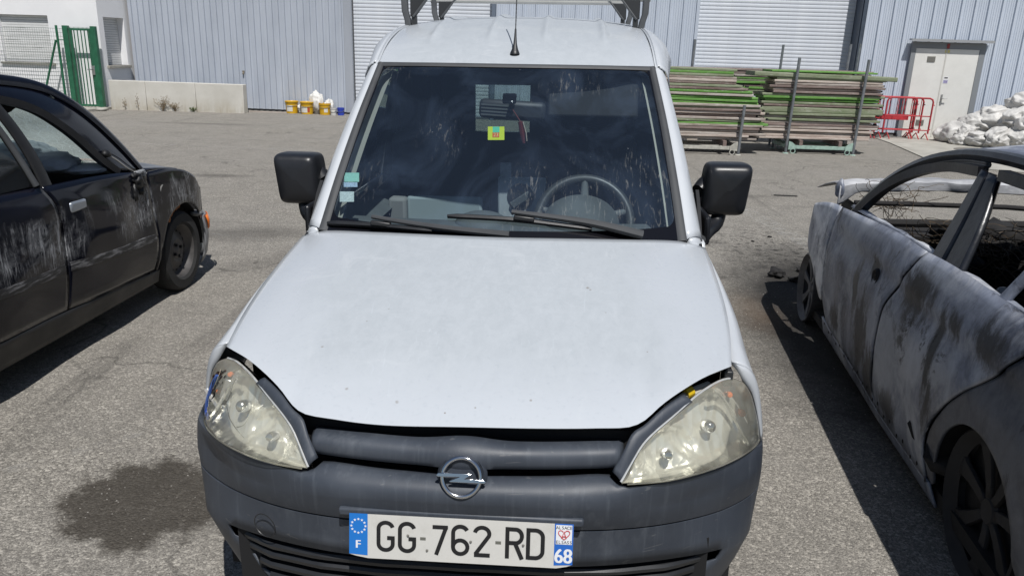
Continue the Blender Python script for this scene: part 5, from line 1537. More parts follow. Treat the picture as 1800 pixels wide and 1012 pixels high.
lpanel('wing', [(-.262, .235), (-.225, .235)] + arcpts(*WC, .325, 188, 28, 14) + [(.415, .47)],
       [(-.262, .850), (-.10, .842), (.06, .822), (.21, .785), (.34, .715), (.435, .610)], [(-.253, .44), (-.255, .62)], [(.425, .53)], nu=46, nv=18)
fd = lpanel('front_door', [(-1.172, .288), (-.9, .270), (-.5, .245), (-.272, .232)], [(-1.205, .915), (-.9, .905), (-.57, .885), (-.272, .850)],
       [(-1.135, .50), (-1.142, .77)], [(-.262, .44), (-.264, .65)], nu=40, nv=20)
rd = lpanel('rear_door', [(-2.05, .33), (-1.6, .305), (-1.184, .288)], [(-2.05, .94), (-1.6, .93), (-1.217, .916)], [(-2.05, .6)], [(-1.147, .50), (-1.155, .77)], nu=36, nv=20)
lpanel('rear_wing', [(-3.0, .45)] + arcpts(-2.42, .268, .325, 140, 30, 10) + [(-2.06, .33)], [(-3.05, .95), (-2.6, .95), (-2.06, .94)], [(-3.04, .7)], [(-2.06, .6)], m=NAVY)
lpanel('sill', [(-2.1, .165), (-1.2, .155), (-.215, .15)], [(-2.1, .322), (-1.2, .280), (-.215, .226)], m=BLK, nu=20, nv=6)
for f0, f1, z0, z1 in ((-2.02, -1.165, .535, .497), (-1.125, -.285, .495, .448)):
    G = []
    for t in np.linspace(0, 1, 16):
        f, z = f0 + (f1 - f0) * t, z0 + (z1 - z0) * t
        x = SL(f, z)
        G.append([A(x + .001, f, z + .030), A(x + .013, f, z + .024), A(x + .016, f, z), A(x + .013, f, z - .022), A(x + .001, f, z - .028)])
    MB().grid(np.array(G), flip=False).build('door_moulding', MLD, fd if f0 > -1.2 else rd, smooth=40)
hd = MB().box(-.004, .018, -.075, .06, -.028, .026, None, (SL(-.995, .79), -.995, .79)).build('handle', pm('handle_silver', (.35, .38, .42), .25, .6), fd, bevel=.012)
MB().box(.0, .008, -.08, .065, -.062, -.026, None, (SL(-.995, .79), -.995, .79)).build('handle_recess', BLK, fd, bevel=.006)
MB().lathe([(0, .004), (.012, .004), (.014, -.004)], 14, Matrix.Translation((SL(-1.0, .69), -1.0, .69)) @ Matrix.Rotation(math.pi/2, 4, 'Y')).build('lock', pm('lock_silver', (.4, .4, .4), .4, .7), fd)
MB().lathe([(.014, .0), (.016, .008), (.030, .008), (.032, 0)], 20, Matrix.Translation((SL(-.122, .72) + .003, -.122, .72)) @ Matrix.Rotation(math.pi/2, 4, 'Y')).build('repeater_ring', pm('ring_white', (.45, .44, .42), .5), lc, smooth=50)
# rust on the arch edge, torn edge of the wing
RST = pm('rust', (.22, .085, .025), .9, 0, .5, 60)
for k, (f, z) in enumerate(((-.02, .575), (.015, .585), (-.055, .552), (-.09, .525), (.05, .592))):
    o = lump('rust_patch', (SL(f, z) + .004, f, z), .022, 90 + k, RST, (.25, 1.2, 1.0), .7, 2); o.parent = lc; o.rotation_euler = (0, 0, 0)
# torn mirror stump with cables
st = empty('mirror_stump'); st.parent = fd
for k, (df, dz, r, sq) in enumerate(((0, 0, .045, (.8, 1.2, 1)), (.03, .045, .035, (.6, 1.6, .4)), (-.045, -.06, .028, (.8, .7, 1.6)), (.02, -.05, .026, (.8, .8, 1.4)), (-.03, .04, .03, (.8, 1.2, .5)))):
    o = lump('torn_plastic', (SL(-.375, .82) + .01, -.375 + df, .815 + dz), r, 20 + k, BLK if k != 1 else pm('torn_grey', (.25, .26, .27), .5), sq, .9, 3); o.parent = st; o.rotation_euler = (0, 0, 0)
cab = crv([A(-.02, -.36, .86), A(-.03, -.44, .90), A(-.055, -.50, .955), A(-.07, -.545, .985)], 12)
MB().tube(cab, .0045, 5).build('cable', pm('cable_grey', (.3, .29, .27), .6), st)
MB().tube(cab + A(.006, .02, .004), .003, 5).build('cable', BLK, st)
o = lump('mirror_ball', (-.075, -.555, .995), .028, 33, BLK, (.7, 1.3, .8), .5, 2); o.parent = st; o.rotation_euler = (0, 0, 0)
# pillars and roof rails, both sides
def lcurve(pts, n=24): return crv([A(x, f, z) for f, x, z in pts], n)
railR = [(-.16, -.105, .855), (-.30, -.145, 1.02), (-.54, -.20, 1.235), (-.74, -.25, 1.352), (-1.07, -.275, 1.412), (-1.6, -.285, 1.435), (-2.3, -.29, 1.42), (-2.9, -.30, 1.30)]
MX = 1.56
def lmir(P): P = np.array(P, float); P[..., 0] = -MX - P[..., 0]; return P
for s in (0, 1):
    P = lcurve(railR, 40)
    G = []
    for i, p in enumerate(P):
        k = 1.0
        G.append([p + A(-.045, .02, .014), p + A(-.015, .0, .026), p + A(.012, -.004, .018), p + A(.026, -.012, -.004), p + A(.026, -.022, -.026), p + A(.0, -.03, -.036), p + A(-.04, -.02, -.03)])
    G = np.array(G)
    MB().grid(lmir(G) if s else G, flip=not s).build('roof_rail', NAVY, lc, smooth=50, fixn=False)
    P = lcurve([(-.50, -.055, .885), (-.60, -.075, .955), (-.80, -.125, 1.14), (-.985, -.165, 1.262), (-1.16, -.195, 1.318), (-1.30, -.20, 1.335)], 24)
    MB().tube(lmir(P) if s else P, .026, 4, ph=math.pi/4).build('window_frame', BLK, lc, smooth=20)
    Q = lcurve(railR[:6], 60); Q = np.array([q_ for q_ in Q if q_[1] > -1.34]); Q = resamp(Q, 24) + A(.012, -.012, -.022)
    G = np.stack([P * (1 - t) + Q * t + A(.012, 0, 0) * math.sin(math.pi * t) for t in np.linspace(0, 1, 6)], 1)
    MB().grid(lmir(G) if s else G).build('door_frame', NAVY, lc, smooth=60, solid=.01)
    P = lcurve([(-1.145, -.03, .88), (-1.165, -.075, 1.05), (-1.215, -.13, 1.22), (-1.28, -.175, 1.35)], 14)
    G = np.array([[p + A(0, .030, .0), p + A(.008, .02, 0), p + A(.008, -.045, 0), p + A(0, -.055, 0)] for p in P])
    MB().grid(lmir(G) if s else G).build('door_pillar', BLK, lc, smooth=50, solid=.01)
    P = lcurve([(-1.25, -.03, .93), (-1.275, -.075, 1.06), (-1.33, -.14, 1.24), (-1.40, -.17, 1.32), (-1.7, -.20, 1.36), (-2.1, -.20, 1.34)], 24)
    MB().tube(lmir(P) if s else P, .016, 8).build('window_seal', RUB, lc, smooth=60)
    B = lcurve([(-1.25, -.04, .93), (-2.1, -.05, .94)], 24)
    G = np.stack([B * (1 - t) + P * t for t in np.linspace(0, 1, 5)], 1)
    MB().grid(lmir(G) if s else G).build('rear_window', SDG, lc, smooth=60)
    if s:
        G = lmir(panel2(SL, [(-2.9, .2), (.3, .2)], [(-2.9, .93), (-1, .92), (.3, .78)], nu=30, nv=10))
        MB().grid(G).build('far_side', NAVY, lc, smooth=50, solid=.01)
# roof, bonnet, nose
ctr = -MX / 2
G = []
for p in lcurve(railR[3:], 20):
    G.append([A(p[0] * (1 - t) + (-MX - p[0]) * t, p[1], p[2] + .022 + .045 * math.sin(math.pi * t)) for t in np.linspace(0, 1, 15)])
MB().grid(np.array(G)).build('roof', NAVY, lc, smooth=60, solid=.01)
G = []
for f in np.linspace(-.22, .60, 18):
    k = float(ss(.35, .62, f))
    G.append([A(x, f - .10 * abs(x - ctr) ** 2 * 0 - .12 * float(ss(.2, .6, f)) * ((x - ctr) / .7) ** 2, .868 - .10 * (f + .22) - .13 * k - .02 * float(ss(.4, .7, abs(x - ctr))) + .012 * mn.noise(Vector((x * 4, f * 4, 3)))) for x in np.linspace(-.115 - .05 * k, -MX + .115 + .05 * k, 21)])
MB().grid(np.array(G)).build('bonnet', NAVY, lc, smooth=60, solid=.008)
MB().box(-MX + .1, -.10, .0, .42, .22, .66).build('engine_block', DRKI, lc, smooth=0)
MB().box(-MX + .03, -.06, -2.9, -.30, .17, .30).build('floor', DRKI, lc, smooth=0)
MB().box(-MX + .06, -.05, -.34, -.30, .3, .86).build('bulkhead', DRKI, lc, smooth=0)
# torn front bumper corner
G = []
for t in np.linspace(0, 1, 16):
    a = t * 1.5
    x, f = -.075 - .34 * t * (.55 + .45 * t) - .02, .435 + .30 * math.sin(min(1.0, t * 1.25) * math.pi / 2)
    x = -.02 - .62 * (1 - math.cos(t * math.pi / 2)) ** 1.1; f = .43 + .36 * math.sin(t * math.pi / 2)
    G.append([A(x - .03, f - .04, .44), A(x, f, .435), A(x + .008, f + .01, .36), A(x + .006, f + .008, .26), A(x - .006, f - .004, .16), A(x - .03, f - .02, .10)])
SILV = pm('bumper_scuffed', (.22, .225, .235), .35, .2, .6, 9)
bp = MB().grid(np.array(G)).build('front_bumper', SILV, lc, smooth=50, solid=.006)
MB().grid(np.array([[p + A(.012, .006, 0) for p in (A(g[1][0], g[1][1], .432), A(g[2][0], g[2][1], .39), A(g[2][0] - .002, g[2][1], .335))] for g in G[1:6]])).build('indicator', pm('indicator_orange', (.75, .17, .015), .25), bp, smooth=50, solid=.004)
o = lump('torn_bumper_edge', (-.03, .36, .47), .035, 51, SILV, (.6, 1.3, .5), .8, 2); o.parent = lc
MB().box(-.9, -.12, .62, .66, .40, .60).build('headlamp_recess', DRKI, lc, smooth=0)
o = lump('lamp_shell', (-.115, .505, .415), .035, 52, pm('lamp_silver', (.5, .52, .55), .2, .6), (.6, 1, .9), .3, 3); o.parent = lc
# wheels
def car_wheel(parent, x, f, z, r, wdt, side, tyre, rimm, style, burnt=False):
    w_ = empty('wheel', (x, f, z)); w_.parent = parent
    Mx = Matrix.Rotation(math.pi / 2, 4, 'Y')
    h = wdt / 2
    if not burnt:
        MB().lathe([(r*.66, -h*.8), (r*.72, -h), (r*.92, -h*.95), (r*.985, -h*.7), (r, -h*.3), (r, h*.3), (r*.985, h*.7), (r*.92, h*.95), (r*.72, h), (r*.66, h*.8)], 56, Mx).build('tyre', tyre, w_, smooth=35)
        for k in range(72):
            pass
    rr = r * .68 if not burnt else r
    s = side
    if style == 'steel':
        b = MB().lathe([(rr*.30, s*h*.35), (rr*.42, s*h*.42), (rr*.55, s*h*.30), (rr*.74, s*h*.12), (rr*.80, s*h*.10), (rr*.90, s*h*.45), (rr*.97, s*h*.78), (rr*1.02, s*h*.86), (rr*1.02, -s*h*.8)], 48, Mx).build('rim', rimm, w_, smooth=35)
        MB().lathe([(0, s*h*.50), (rr*.12, s*h*.50), (rr*.17, s*h*.42), (rr*.30, s*h*.36)], 20, Mx).build('hub', rimm, b, smooth=35)
        for k in range(4):
            a = k * math.pi / 2 + .4
            MB().lathe([(0, s*.018), (.010, s*.018), (.011, 0)], 8, Matrix.Translation((s*h*.38, rr*.24*math.cos(a), rr*.24*math.sin(a))) @ Mx).build('nut', BLK, b, smooth=0)
        for k in range(16):
            a = k * math.pi / 8
            MB().lathe([(0, 0), (rr*.075, 0)], 10, Matrix.Translation((s*(h*.135 + .002), rr*.70*math.cos(a), rr*.70*math.sin(a))) @ Mx).build('rim_hole', DRKI, b, smooth=0)
        MB().lathe([(0, -s*h*.2), (rr*.95, -s*h*.2)], 24, Mx).build('brake_shade', DRKI, w_, smooth=0)
    else:
        b = MB().lathe([(rr*.86, s*h*.55), (rr*.92, s*h*.7), (rr*.99, s*h*.95), (rr*1.02, s*h*.9), (rr*.96, s*h*.3), (rr*.96, -s*h), (rr*1.02, -s*h*1.05)], 56, Mx).build('rim', rimm, w_, smooth=35)
        MB().lathe([(0, s*h*.62), (rr*.15, s*h*.60), (rr*.20, s*h*.45), (rr*.20, 0)], 24, Mx).build('hub', rimm, b, smooth=35)
        for k in range(7):
            a = k * 2 * math.pi / 7 + .2
            def sp(rad, da, xx): return A(s*xx, rad*math.cos(a + da), rad*math.sin(a + da))
            G = np.array([[sp(rr*q, -wd, h*.35*0 + xx - .012), sp(rr*q, -wd*.8, xx), sp(rr*q, wd*.8, xx), sp(rr*q, wd, xx - .012)] for q, wd, xx in ((.16, .42, h*.55), (.35, .24, h*.52), (.6, .17, h*.54), (.8, .17, h*.60), (.9, .22, h*.62))])
            MB().grid(G).build('spoke', rimm, b, smooth=40, solid=.014)
        MB().lathe([(0, -s*h*.15), (rr*.55, -s*h*.15), (rr*.58, -s*h*.3), (rr*.94, -s*h*.4)], 28, Mx).build('brake_disc', HOLE if burnt else DRKI, w_, smooth=30)
    return w_
car_wheel(lc, -.085, *WC, .268, .155, 1, TYRE, STEEL, 'steel')
car_wheel(lc, -.145, -2.42, .268, .268, .155, 1, TYRE, STEEL, 'steel')
for f in (WC[0], -2.42): car_wheel(lc, -MX + .085, f, .268, .268, .155, -1, TYRE, STEEL, 'steel')
G = []
for a in np.linspace(math.radians(-5), math.radians(190), 20):
    G.append([A(x, WC[0] + .335 * math.cos(a), WC[1] + .335 * math.sin(a)) for x in (-.03, -.30)])
MB().grid(np.array(G)).build('arch_liner', DRKI, lc, smooth=50)
# cabin: shattered screen, dash, airbags, seats
SHG = NT('shattered_glass')
_d = SHG.vor(38, None, 'DISTANCE_TO_EDGE')
_e = SHG.vor(9, SHG.co(scale=(1, 1, 1)), 'DISTANCE_TO_EDGE')
_m = SHG.math('MAXIMUM', SHG.ramp(_d, (.02, 1), (.06, 0)), SHG.ramp(_e, (.01, 1), (.03, 0)))
_m = SHG.mul(_m, SHG.ramp(SHG.noise(3, 4), (.35, .35), (.6, 1)))
_tr = SHG.n('BsdfTransparent', Color=(.62, .74, .70, 1)); _df = SHG.n('MixShader', Fac=.6, i1=SHG.n('BsdfDiffuse', Color=(.62, .70, .68, 1)).outputs[0], i2=SHG.n('BsdfTranslucent', Color=(.66, .76, .73, 1)).outputs[0]); _gl = SHG.n('BsdfGlossy', Roughness=.12)
_nb = SHG.n('Bump', Strength=.6, Distance=.02, Height=SHG.n('TexVoronoi', Vector=SHG.co(), Scale=30.0).outputs['Distance']); SHG.set(_gl.inputs['Normal'], _nb.outputs[0])
_a = SHG.n('MixShader', Fac=SHG.math('ADD', SHG.mul(_m, .38), .58), i1=_tr, i2=_df)
_a = SHG.n('MixShader', Fac=.22, i1=_a.outputs[0], i2=_gl.outputs[0])
SHG.set(SHG.out.inputs[0], _a.outputs[0]); SHG = SHG.m
G = []
for t in np.linspace(0, 1, 26):
    row = []
    for v in np.linspace(0, 1, 18):
        x = (-.13 - .10 * v) * (1 - t) + (-MX + .13 + .10 * v) * t
        f = -.14 - .66 * v + .12 * math.sin(math.pi * t) * (1 - .4 * v)
        z = .86 + .50 * v + .03 * math.sin(math.pi * t)
        dnt = .06 * math.exp(-((t - .35) / .25) ** 2 - ((v - .45) / .3) ** 2) + .015 * mn.noise(Vector((t * 9, v * 7, 2)))
        row.append(A(x, f - dnt * .6, z - dnt * .8))
    G.append(row)
MB().grid(np.array(G)).build('windscreen', SHG, lc, smooth=40)
G = np.array([[A(x, f, z + .01 * mn.noise(Vector((x * 3, f * 5, 0)))) for f, z in ((-.16, .86), (-.34, .875), (-.48, .865), (-.55, .80), (-.55, .60))] for x in np.linspace(-.10, -MX + .10, 20)])
MB().grid(G).build('dashboard', DRKI, lc, smooth=50)
ABG = pm('airbag_fabric', (.46, .50, .56), .9, 0, .1, 10, .3, 30)
for k, (x, f, z, r, sq) in enumerate(((-.36, -.60, .94, .13, (1.1, 1.0, .42)), (-.62, -.52, .97, .17, (1.2, .9, .40)), (-.92, -.55, .95, .16, (1.1, .9, .38)), (-.22, -.56, .905, .10, (1.0, 1.3, .30)))):
    o = lump('airbag', (x, f, z), r, 70 + k, ABG, sq, .30, 4); o.parent = lc
for x in (-.40, -1.15):
    MB().box(x - .24, x + .24, -1.45, -1.0, .30, .52).build('seat', GREYF, lc, bevel=.05)
    MB().box(-.23, .23, -.06, .06, 0, .62, Matrix.Rotation(.25, 3, 'X'), (x, -1.45, .48)).build('backrest', GREYF, lc, bevel=.05)
    MB().box(-.12, .12, -.04, .04, 0, .17, Matrix.Rotation(.2, 3, 'X'), (x, -1.62, 1.10)).build('headrest', GREYF, lc, bevel=.035)
o = lump('torn_sun_visor', (-.42, -.93, 1.285), .15, 81, DRKI, (1.2, .5, .35), .3, 3); o.parent = lc

# ------------------------------------------------------------------ burnt saloon (right)
rc = empty('burnt_car', (1.50, 2.30, 0), (0, 0, -math.radians(8.5)))
tag(rc, 'burnt-out silver saloon resting on bare rims, its cabin gutted', 'car')
def burnt(name, light=1.0, pale=.5, soot=False):
    t = NT(name)
    co = t.co(); x = t.sep(co)
    n1 = t.noise(1.9, 6, .62, t.co(scale=(1, 1, .75)), .8)
    n2 = t.noise(2.6, 5, .6, t.co(loc=(3, 1, 2)), .9)
    n3 = t.noise(3.0, 8, .75, t.co(scale=(1, 1.3, .65), loc=(1, 5, 0)), .8)
    k = light
    c = t.mix(t.ramp(t.math('ADD', t.mul(n1, .65), t.mul(t.noise(9, 6, .7, t.co(scale=(1, 1.4, .8)), 1.2), .35)), (.38, 0), (.62, 1)), (.058*k, .066*k, .092*k), (.25*k, .275*k, .335*k))
    c = t.mix(t.mul(t.ramp(t.math('ADD', t.mul(n2, .75), t.mul(t.noise(14, 6, .75, t.co(loc=(1, 2, 3)), .8), .25)), (.47, 0), (.60, 1)), pale), c, (.56*k, .57*k, .59*k))
    c = t.mix(t.mul(t.ramp(n3, (.57, 0), (.64, 1)), .92), c, (.012, .012, .013))
    c = t.mix(t.mul(t.ramp(t.noise(4, 7, .75, t.co(loc=(7, 0, 1))), (.58, 0), (.70, 1)), .22), c, (.17*k, .14*k, .11*k))
    def smudge(f0, z0, sf, sz, wob=.9):
        df = t.math('DIVIDE', t.math('SUBTRACT', x[1], f0), sf); dz = t.math('DIVIDE', t.math('SUBTRACT', x[2], z0), sz)
        d = t.math('SQRT', t.math('ADD', t.mul(df, df), t.mul(dz, dz)))
        d = t.math('ADD', d, t.mul(t.math('SUBTRACT', t.noise(11, 7, .75, t.co(scale=(1, 1.6, .7))), .5), wob * 2.2))
        return t.n('MapRange', Value=d, i1=1.1, i2=.55, i3=0., i4=1.).outputs[0]
    if soot:
        for f0, z0, sf, sz in ((1.16, .36, .13, .24), (1.32, .55, .05, .18), (.98, .24, .10, .14), (.62, .74, .16, .12), (-.05, .78, .12, .08), (.30, .62, .05, .20), (.26, .44, .04, .14), (.55, .80, .14, .07), (.20, .76, .06, .06), (1.12, .72, .07, .06), (.70, .22, .12, .08), (1.62, .30, .10, .08)):
            c = t.mix(t.mul(smudge(f0, z0, sf, sz, 1.25), .85), c, (.010, .010, .012))
        for f0, z0, sf, sz in ((1.55, .72, .22, .10), (.75, .45, .16, .22), (.45, .86, .30, .035), (1.4, .84, .30, .03)):
            c = t.mix(t.mul(smudge(f0, z0, sf, sz, .7), .40), c, (.36, .385, .43))
    t.base(c); t.pset(Roughness=t.ramp(n2, (.3, .38), (.7, .68)), Metallic=.2)
    t.bump(t.math('ADD', t.noise(5, 5, .6), t.mul(t.noise(45, 5, .7), .2)), .22, .014)
    return t.m
BRN, BRNL, BRND = burnt('burnt_panel', 1.2, .45, True), burnt('burnt_panel_ash', 1.35, .8), burnt('burnt_dark_panel', .5, .35)
BRNF = burnt('burnt_wing', 1.35, .9)
PIL = NT('burnt_pillar')
_n = PIL.noise(4, 5, .65, PIL.co(scale=(1, 1, 1)))
PIL.base(PIL.mix(PIL.ramp(_n, (.42, 0), (.72, 1)), (.004, .0045, .007), (.026, .030, .038))); PIL.pset(Roughness=.30, Metallic=.1); PIL.bump(PIL.noise(30, 4, .6), .2, .006)
PIL = PIL.m
def SR(f, z):
    zz = [.05, .13, .22, .40, .60, .72, .80, .86, .905, 1.06, 1.18, 1.26, 1.32]
    xx = [.06, .035, .010, -.006, -.012, -.004, .010, .026, .052, .12, .17, .22, .30]
    x = float(np.interp(z, zz, xx))
    x += .10 * float(ss(2.35, 2.9, f)) + .03 * float(ss(1.5, 2.4, f)) * 0
    x += .005 * mn.noise(Vector((f * 2.2, z * 2.6, 7.3))) * float(ss(.95, .85, z))
    x += .016 * float(ss(.755, .735, z)) * float(ss(.60, .72, z)) * float(ss(2.0, 1.75, f)) + .010 * math.exp(-((f - 1.45) / .12) ** 2 - ((z - .50) / .15) ** 2) + .012 * math.exp(-((f - .55) / .10) ** 2 - ((z - .36) / .10) ** 2)
    return x
def rpanel(name, *a, m=BRN, solid=.010, **k):
    return MB().grid(panel2(SR, *a, **k), flip=False).build(name, m, rc, smooth=45, fixn=False, solid=solid)
FW, RWc = (2.48, .215), (-.14, .27)
rpanel('front_wing', [(1.94, .30), (1.99, .30), (2.06, .335), (2.2, .42), (2.43, .505), (2.60, .56), (2.735, .60)], [(1.905, .848), (2.07, .838), (2.37, .785), (2.58, .725), (2.70, .665), (2.745, .61)], [(1.945, .475), (1.935, .70)], None, m=BRNF, nu=34, nv=16)
rpanel('front_door', [(.865, .135), (1.2, .165), (1.5, .19), (1.80, .225), (1.90, .31)], [(.690, .900), (1.0, .898), (1.4, .880), (1.70, .862), (1.890, .848)], [(.925, .22), (.935, .45), (.880, .635), (.745, .82)], [(1.925, .475), (1.918, .70)], nu=44, nv=22)
rpanel('rear_door', [(.235, .150), (.40, .135), (.60, .130), (.845, .130)], [(-.30, .905), (-.1, .908), (.2, .912), (.45, .910), (.672, .900)], [(.245, .22), (.255, .30), (.150, .465), (-.10, .69), (-.25, .84)], [(.895, .22), (.903, .45), (.848, .635), (.716, .82)], nu=44, nv=24)
rpanel('rear_wing', [(.215, .140), (.175, .16)] + arcpts(*RWc, .315, 335, 540, 16)[0:0] + arcpts(RWc[0], RWc[1] - .05, .30, 10, 170, 14) + [(-.9, .22), (-1.0, .3)], [(.232, .160), (.238, .30), (.135, .472), (-.115, .70), (-.265, .842), (-.32, .905), (-.6, .89), (-1.1, .86)], None, None, m=BRND, nu=60, nv=16)
rpanel('sill', [(.16, .075), (.9, .075), (1.93, .11)], [(.20, .150), (.86, .128), (1.2, .160), (1.9, .215)], m=BRN, nu=30, nv=6)
HOLE = pm('hole_black', (.004, .004, .004), .95)
q = random.Random(2)
for k in range(20):
    f = .22 + k * .085; z = .125 + .020 * (k % 2) + .028 * f / 1.9 + .02
    MB().lathe([(0, 0), (.009, 0)], 8, Matrix.Translation((SR(f, z) - .013, f, z)) @ Matrix.Rotation(-math.pi/2, 4, 'Y')).build('sill_hole', HOLE, rc, smooth=0)
def patch_hole(f, z, r, seed, m=HOLE, nm='burnt_hole'):
    pts = [(f + r * (1 + .35 * math.sin(seed + 3 * a)) * math.cos(a), z + r * (1 + .3 * math.cos(seed * 2 + 2 * a)) * math.sin(a)) for a in np.linspace(0, 2*math.pi, 13)[:-1]]
    MB().add([A(SR(a, b_) - .004, a, b_) for a, b_ in pts], [tuple(range(12))]).build(nm, m, rc, smooth=0)
for f, z, r in ((2.18, .60, .020), (1.165, .735, .022), (.185, .765, .026), (.06, .675, .024), (1.10, .905 - .04, .006)): patch_hole(f, z, r, f * 9)
C_ = A(SR(1.085, .68) - .006, 1.085, .68)
MB().lathe([(0, .004), (.016, .010), (.020, .002), (.034, .012), (.040, .004), (.043, -.006)], 18, Matrix.Translation(C_) @ Matrix.Rotation(-math.pi/2, 4, 'Y')).build('lock_remains', CHAR, rc, smooth=40)
ring = [A(SR(.12 + .075*math.cos(a), .70 + .075*math.sin(a)) - .002, .12 + .075*math.cos(a), .70 + .075*math.sin(a)) for a in np.linspace(0, 2*math.pi, 33)]
MB().tube(ring, .003, 5, False).build('handle_ring', BRNL, rc)
# pillars
def rcurve(pts, n=30): return crv([A(s, f, z) for f, s, z in pts], n)
WX = 1.72
def rmir(P): P = np.array(P, float); P[..., 0] = WX - P[..., 0]; return P
rail = [(1.86, .055, .815), (1.70, .085, .945), (1.54, .125, 1.065), (1.29, .175, 1.185), (1.0, .215, 1.255), (.65, .235, 1.282), (.2, .24, 1.272), (-.35, .235, 1.20), (-.95, .20, .98), (-1.2, .17, .87)]
fram = [(1.76, .060, .845), (1.62, .090, .965), (1.46, .125, 1.065), (1.22, .172, 1.160), (.98, .198, 1.205), (.74, .208, 1.222)]
for s in (0, 1):
    P = rcurve(rail, 48)
    T = np.gradient(P, axis=0); T /= np.linalg.norm(T, axis=1)[:, None]
    G = []
    for p, t in zip(P, T):
        nrm = A(0, -t[2], t[1]); nrm = nrm if nrm[2] > 0 or abs(t[1]) < .1 else -nrm
        nrm /= np.linalg.norm(nrm)
        G.append([p + A(.06, 0, 0) + nrm * .012, p + A(.02, 0, 0) + nrm * .026, p + A(-.004, 0, 0) + nrm * .020, p + A(-.014, 0, 0), p + A(-.004, 0, 0) - nrm * .020, p + A(.006, 0, 0) - nrm * .022, p + A(.05, 0, 0) - nrm * .02])
    G = np.array(G)
    MB().grid(rmir(G) if s else G).build('roof_rail', PIL, rc, smooth=22, solid=.004)
    P = rcurve(fram, 30)
    MB().tube(rmir(P) if s else P, .028, 4, ph=math.pi/4).build('door_frame', PIL, rc, smooth=20)
    Q = rcurve(rail[:6], 60); Q = resamp(np.array([q_ for q_ in Q if q_[1] > .74]), 30) + A(.0, 0, -.018)
    G = np.stack([P * (1 - t) + Q * t + A(.014, 0, 0) * math.sin(math.pi * t) for t in np.linspace(0, 1, 5)], 1)
    MB().grid(rmir(G) if s else G).build('frame_web', PIL, rc, smooth=60, solid=.006)
    a = rcurve([(.655, .050, .885), (.675, .12, 1.06), (.71, .195, 1.235)], 14); b_ = rcurve([(.37, .055, .885), (.44, .125, 1.06), (.56, .20, 1.225)], 14)
    G = np.stack([a + A(0, .0, 0), a * .94 + b_ * .06 - A(.012, 0, 0), a * .62 + b_ * .38 - A(.014, 0, 0), a * .58 + b_ * .42 - A(.002, 0, 0), a * .50 + b_ * .50 - A(.002, 0, 0), a * .46 + b_ * .54 - A(.016, 0, 0), a * .06 + b_ * .94 - A(.014, 0, 0), b_], 1)
    MB().grid(rmir(G) if s else G).build('door_pillar', PIL, rc, smooth=30, solid=.02)
    P = rcurve([(.55, .20, 1.235), (.2, .215, 1.225), (-.2, .21, 1.165), (-.45, .20, 1.08)], 20)
    MB().tube(rmir(P) if s else P, .028, 4, ph=math.pi/4).build('door_frame', PIL, rc, smooth=20)
    P = rcurve([(.055, .055, .89), (.02, .10, 1.0), (-.05, .15, 1.15)], 8)
    MB().tube(rmir(P) if s else P, .018, 8).build('window_guide', BRNL, rc, smooth=60)
    if s:
        G = rmir(panel2(SR, [(-1.0, .12), (2.7, .15)], [(-1.0, .88), (.7, .9), (1.9, .84), (2.7, .66)], nu=34, nv=10))
        MB().grid(G).build('far_side', BRN, rc, smooth=50, solid=.01)
for s in (0, 1):
    P = rcurve([(-.30, .052, .905), (-.6, .05, .892), (-1.1, .06, .862)], 16); Q = rcurve([(-.37, .232, 1.19), (-.65, .22, 1.09), (-.95, .20, .98), (-1.2, .17, .87)], 16)
    G = np.stack([P * (1 - t) + Q * t - A(.015, 0, 0) * math.sin(math.pi * t) for t in np.linspace(0, 1, 6)], 1)
    MB().grid(rmir(G) if s else G).build('rear_pillar', BRND, rc, smooth=60, solid=.01)
# inner tops of the doors (flanges of curled metal)
P = np.array([A(SR(f, .9) + .0, f, .905 - .03 * max(0, f - .7)) for f in np.linspace(-.3, 1.86, 40)])
G = np.array([[p + A(.0, 0, -.008), p + A(.012, 0, .004), p + A(.04, 0, -.002 + .004 * math.sin(i * 1.3)), p + A(.065, 0, -.02)] for i, p in enumerate(P)])
MB().grid(G, flip=True).build('door_top', BRNL, rc, smooth=40, solid=.004)
MB().box(.10, .13, -.3, 1.8, .12, .80).build('door_inner', CHAR, rc, smooth=0)
G = []
for p in rcurve(rail[3:8], 24):
    G.append([A(p[0] * (1 - t) + (WX - p[0]) * t, p[1], p[2] + .020 + .060 * math.sin(math.pi * t) - .02 * max(0, mn.noise(Vector((t * 3, p[1] * 2, 4))))) for t in np.linspace(.02, .98, 17)])
MB().grid(np.array(G)).build('roof', BRNL, rc, smooth=60, solid=.008)
# warped bonnet lid lying across, thick curled rear edge
G = []
for t in np.linspace(0, 1, 40):
    s_ = .10 + 1.44 * t
    z0 = .925 - .02 * math.sin(t * 9) * .3 + .03 * t - .02 * float(ss(.12, 0, t))
    fb = 2.33 + .16 * t ** .5 + .03 * math.sin(t * 7)
    w_ = .012 * mn.noise(Vector((t * 11, 3.1, 0)))
    hh_ = .055 + .06 * float(ss(.10, 0, t))
    G.append([A(s_, fb + .0, z0 - hh_ * 1.1 + w_), A(s_, fb - .012, z0 - hh_ * .95), A(s_, fb - .014, z0 - .006 + w_), A(s_, fb + .012, z0 + .006), A(s_, fb + .14, z0 + .0 + w_), A(s_, fb + .34, z0 - .04 + 2 * w_), A(s_, fb + .55, z0 - .10)])
ASH = NT('white_ash_metal')
_n = ASH.noise(3, 6, .65, ASH.co(scale=(1, 1, 2.5)))
ASH.base(ASH.mix(ASH.ramp(_n, (.36, 0), (.66, 1)), (.26, .265, .28), (.62, .625, .64))); ASH.pset(Roughness=.7); ASH.bump(ASH.noise(9, 5, .6), .3, .02)
ASH = ASH.m
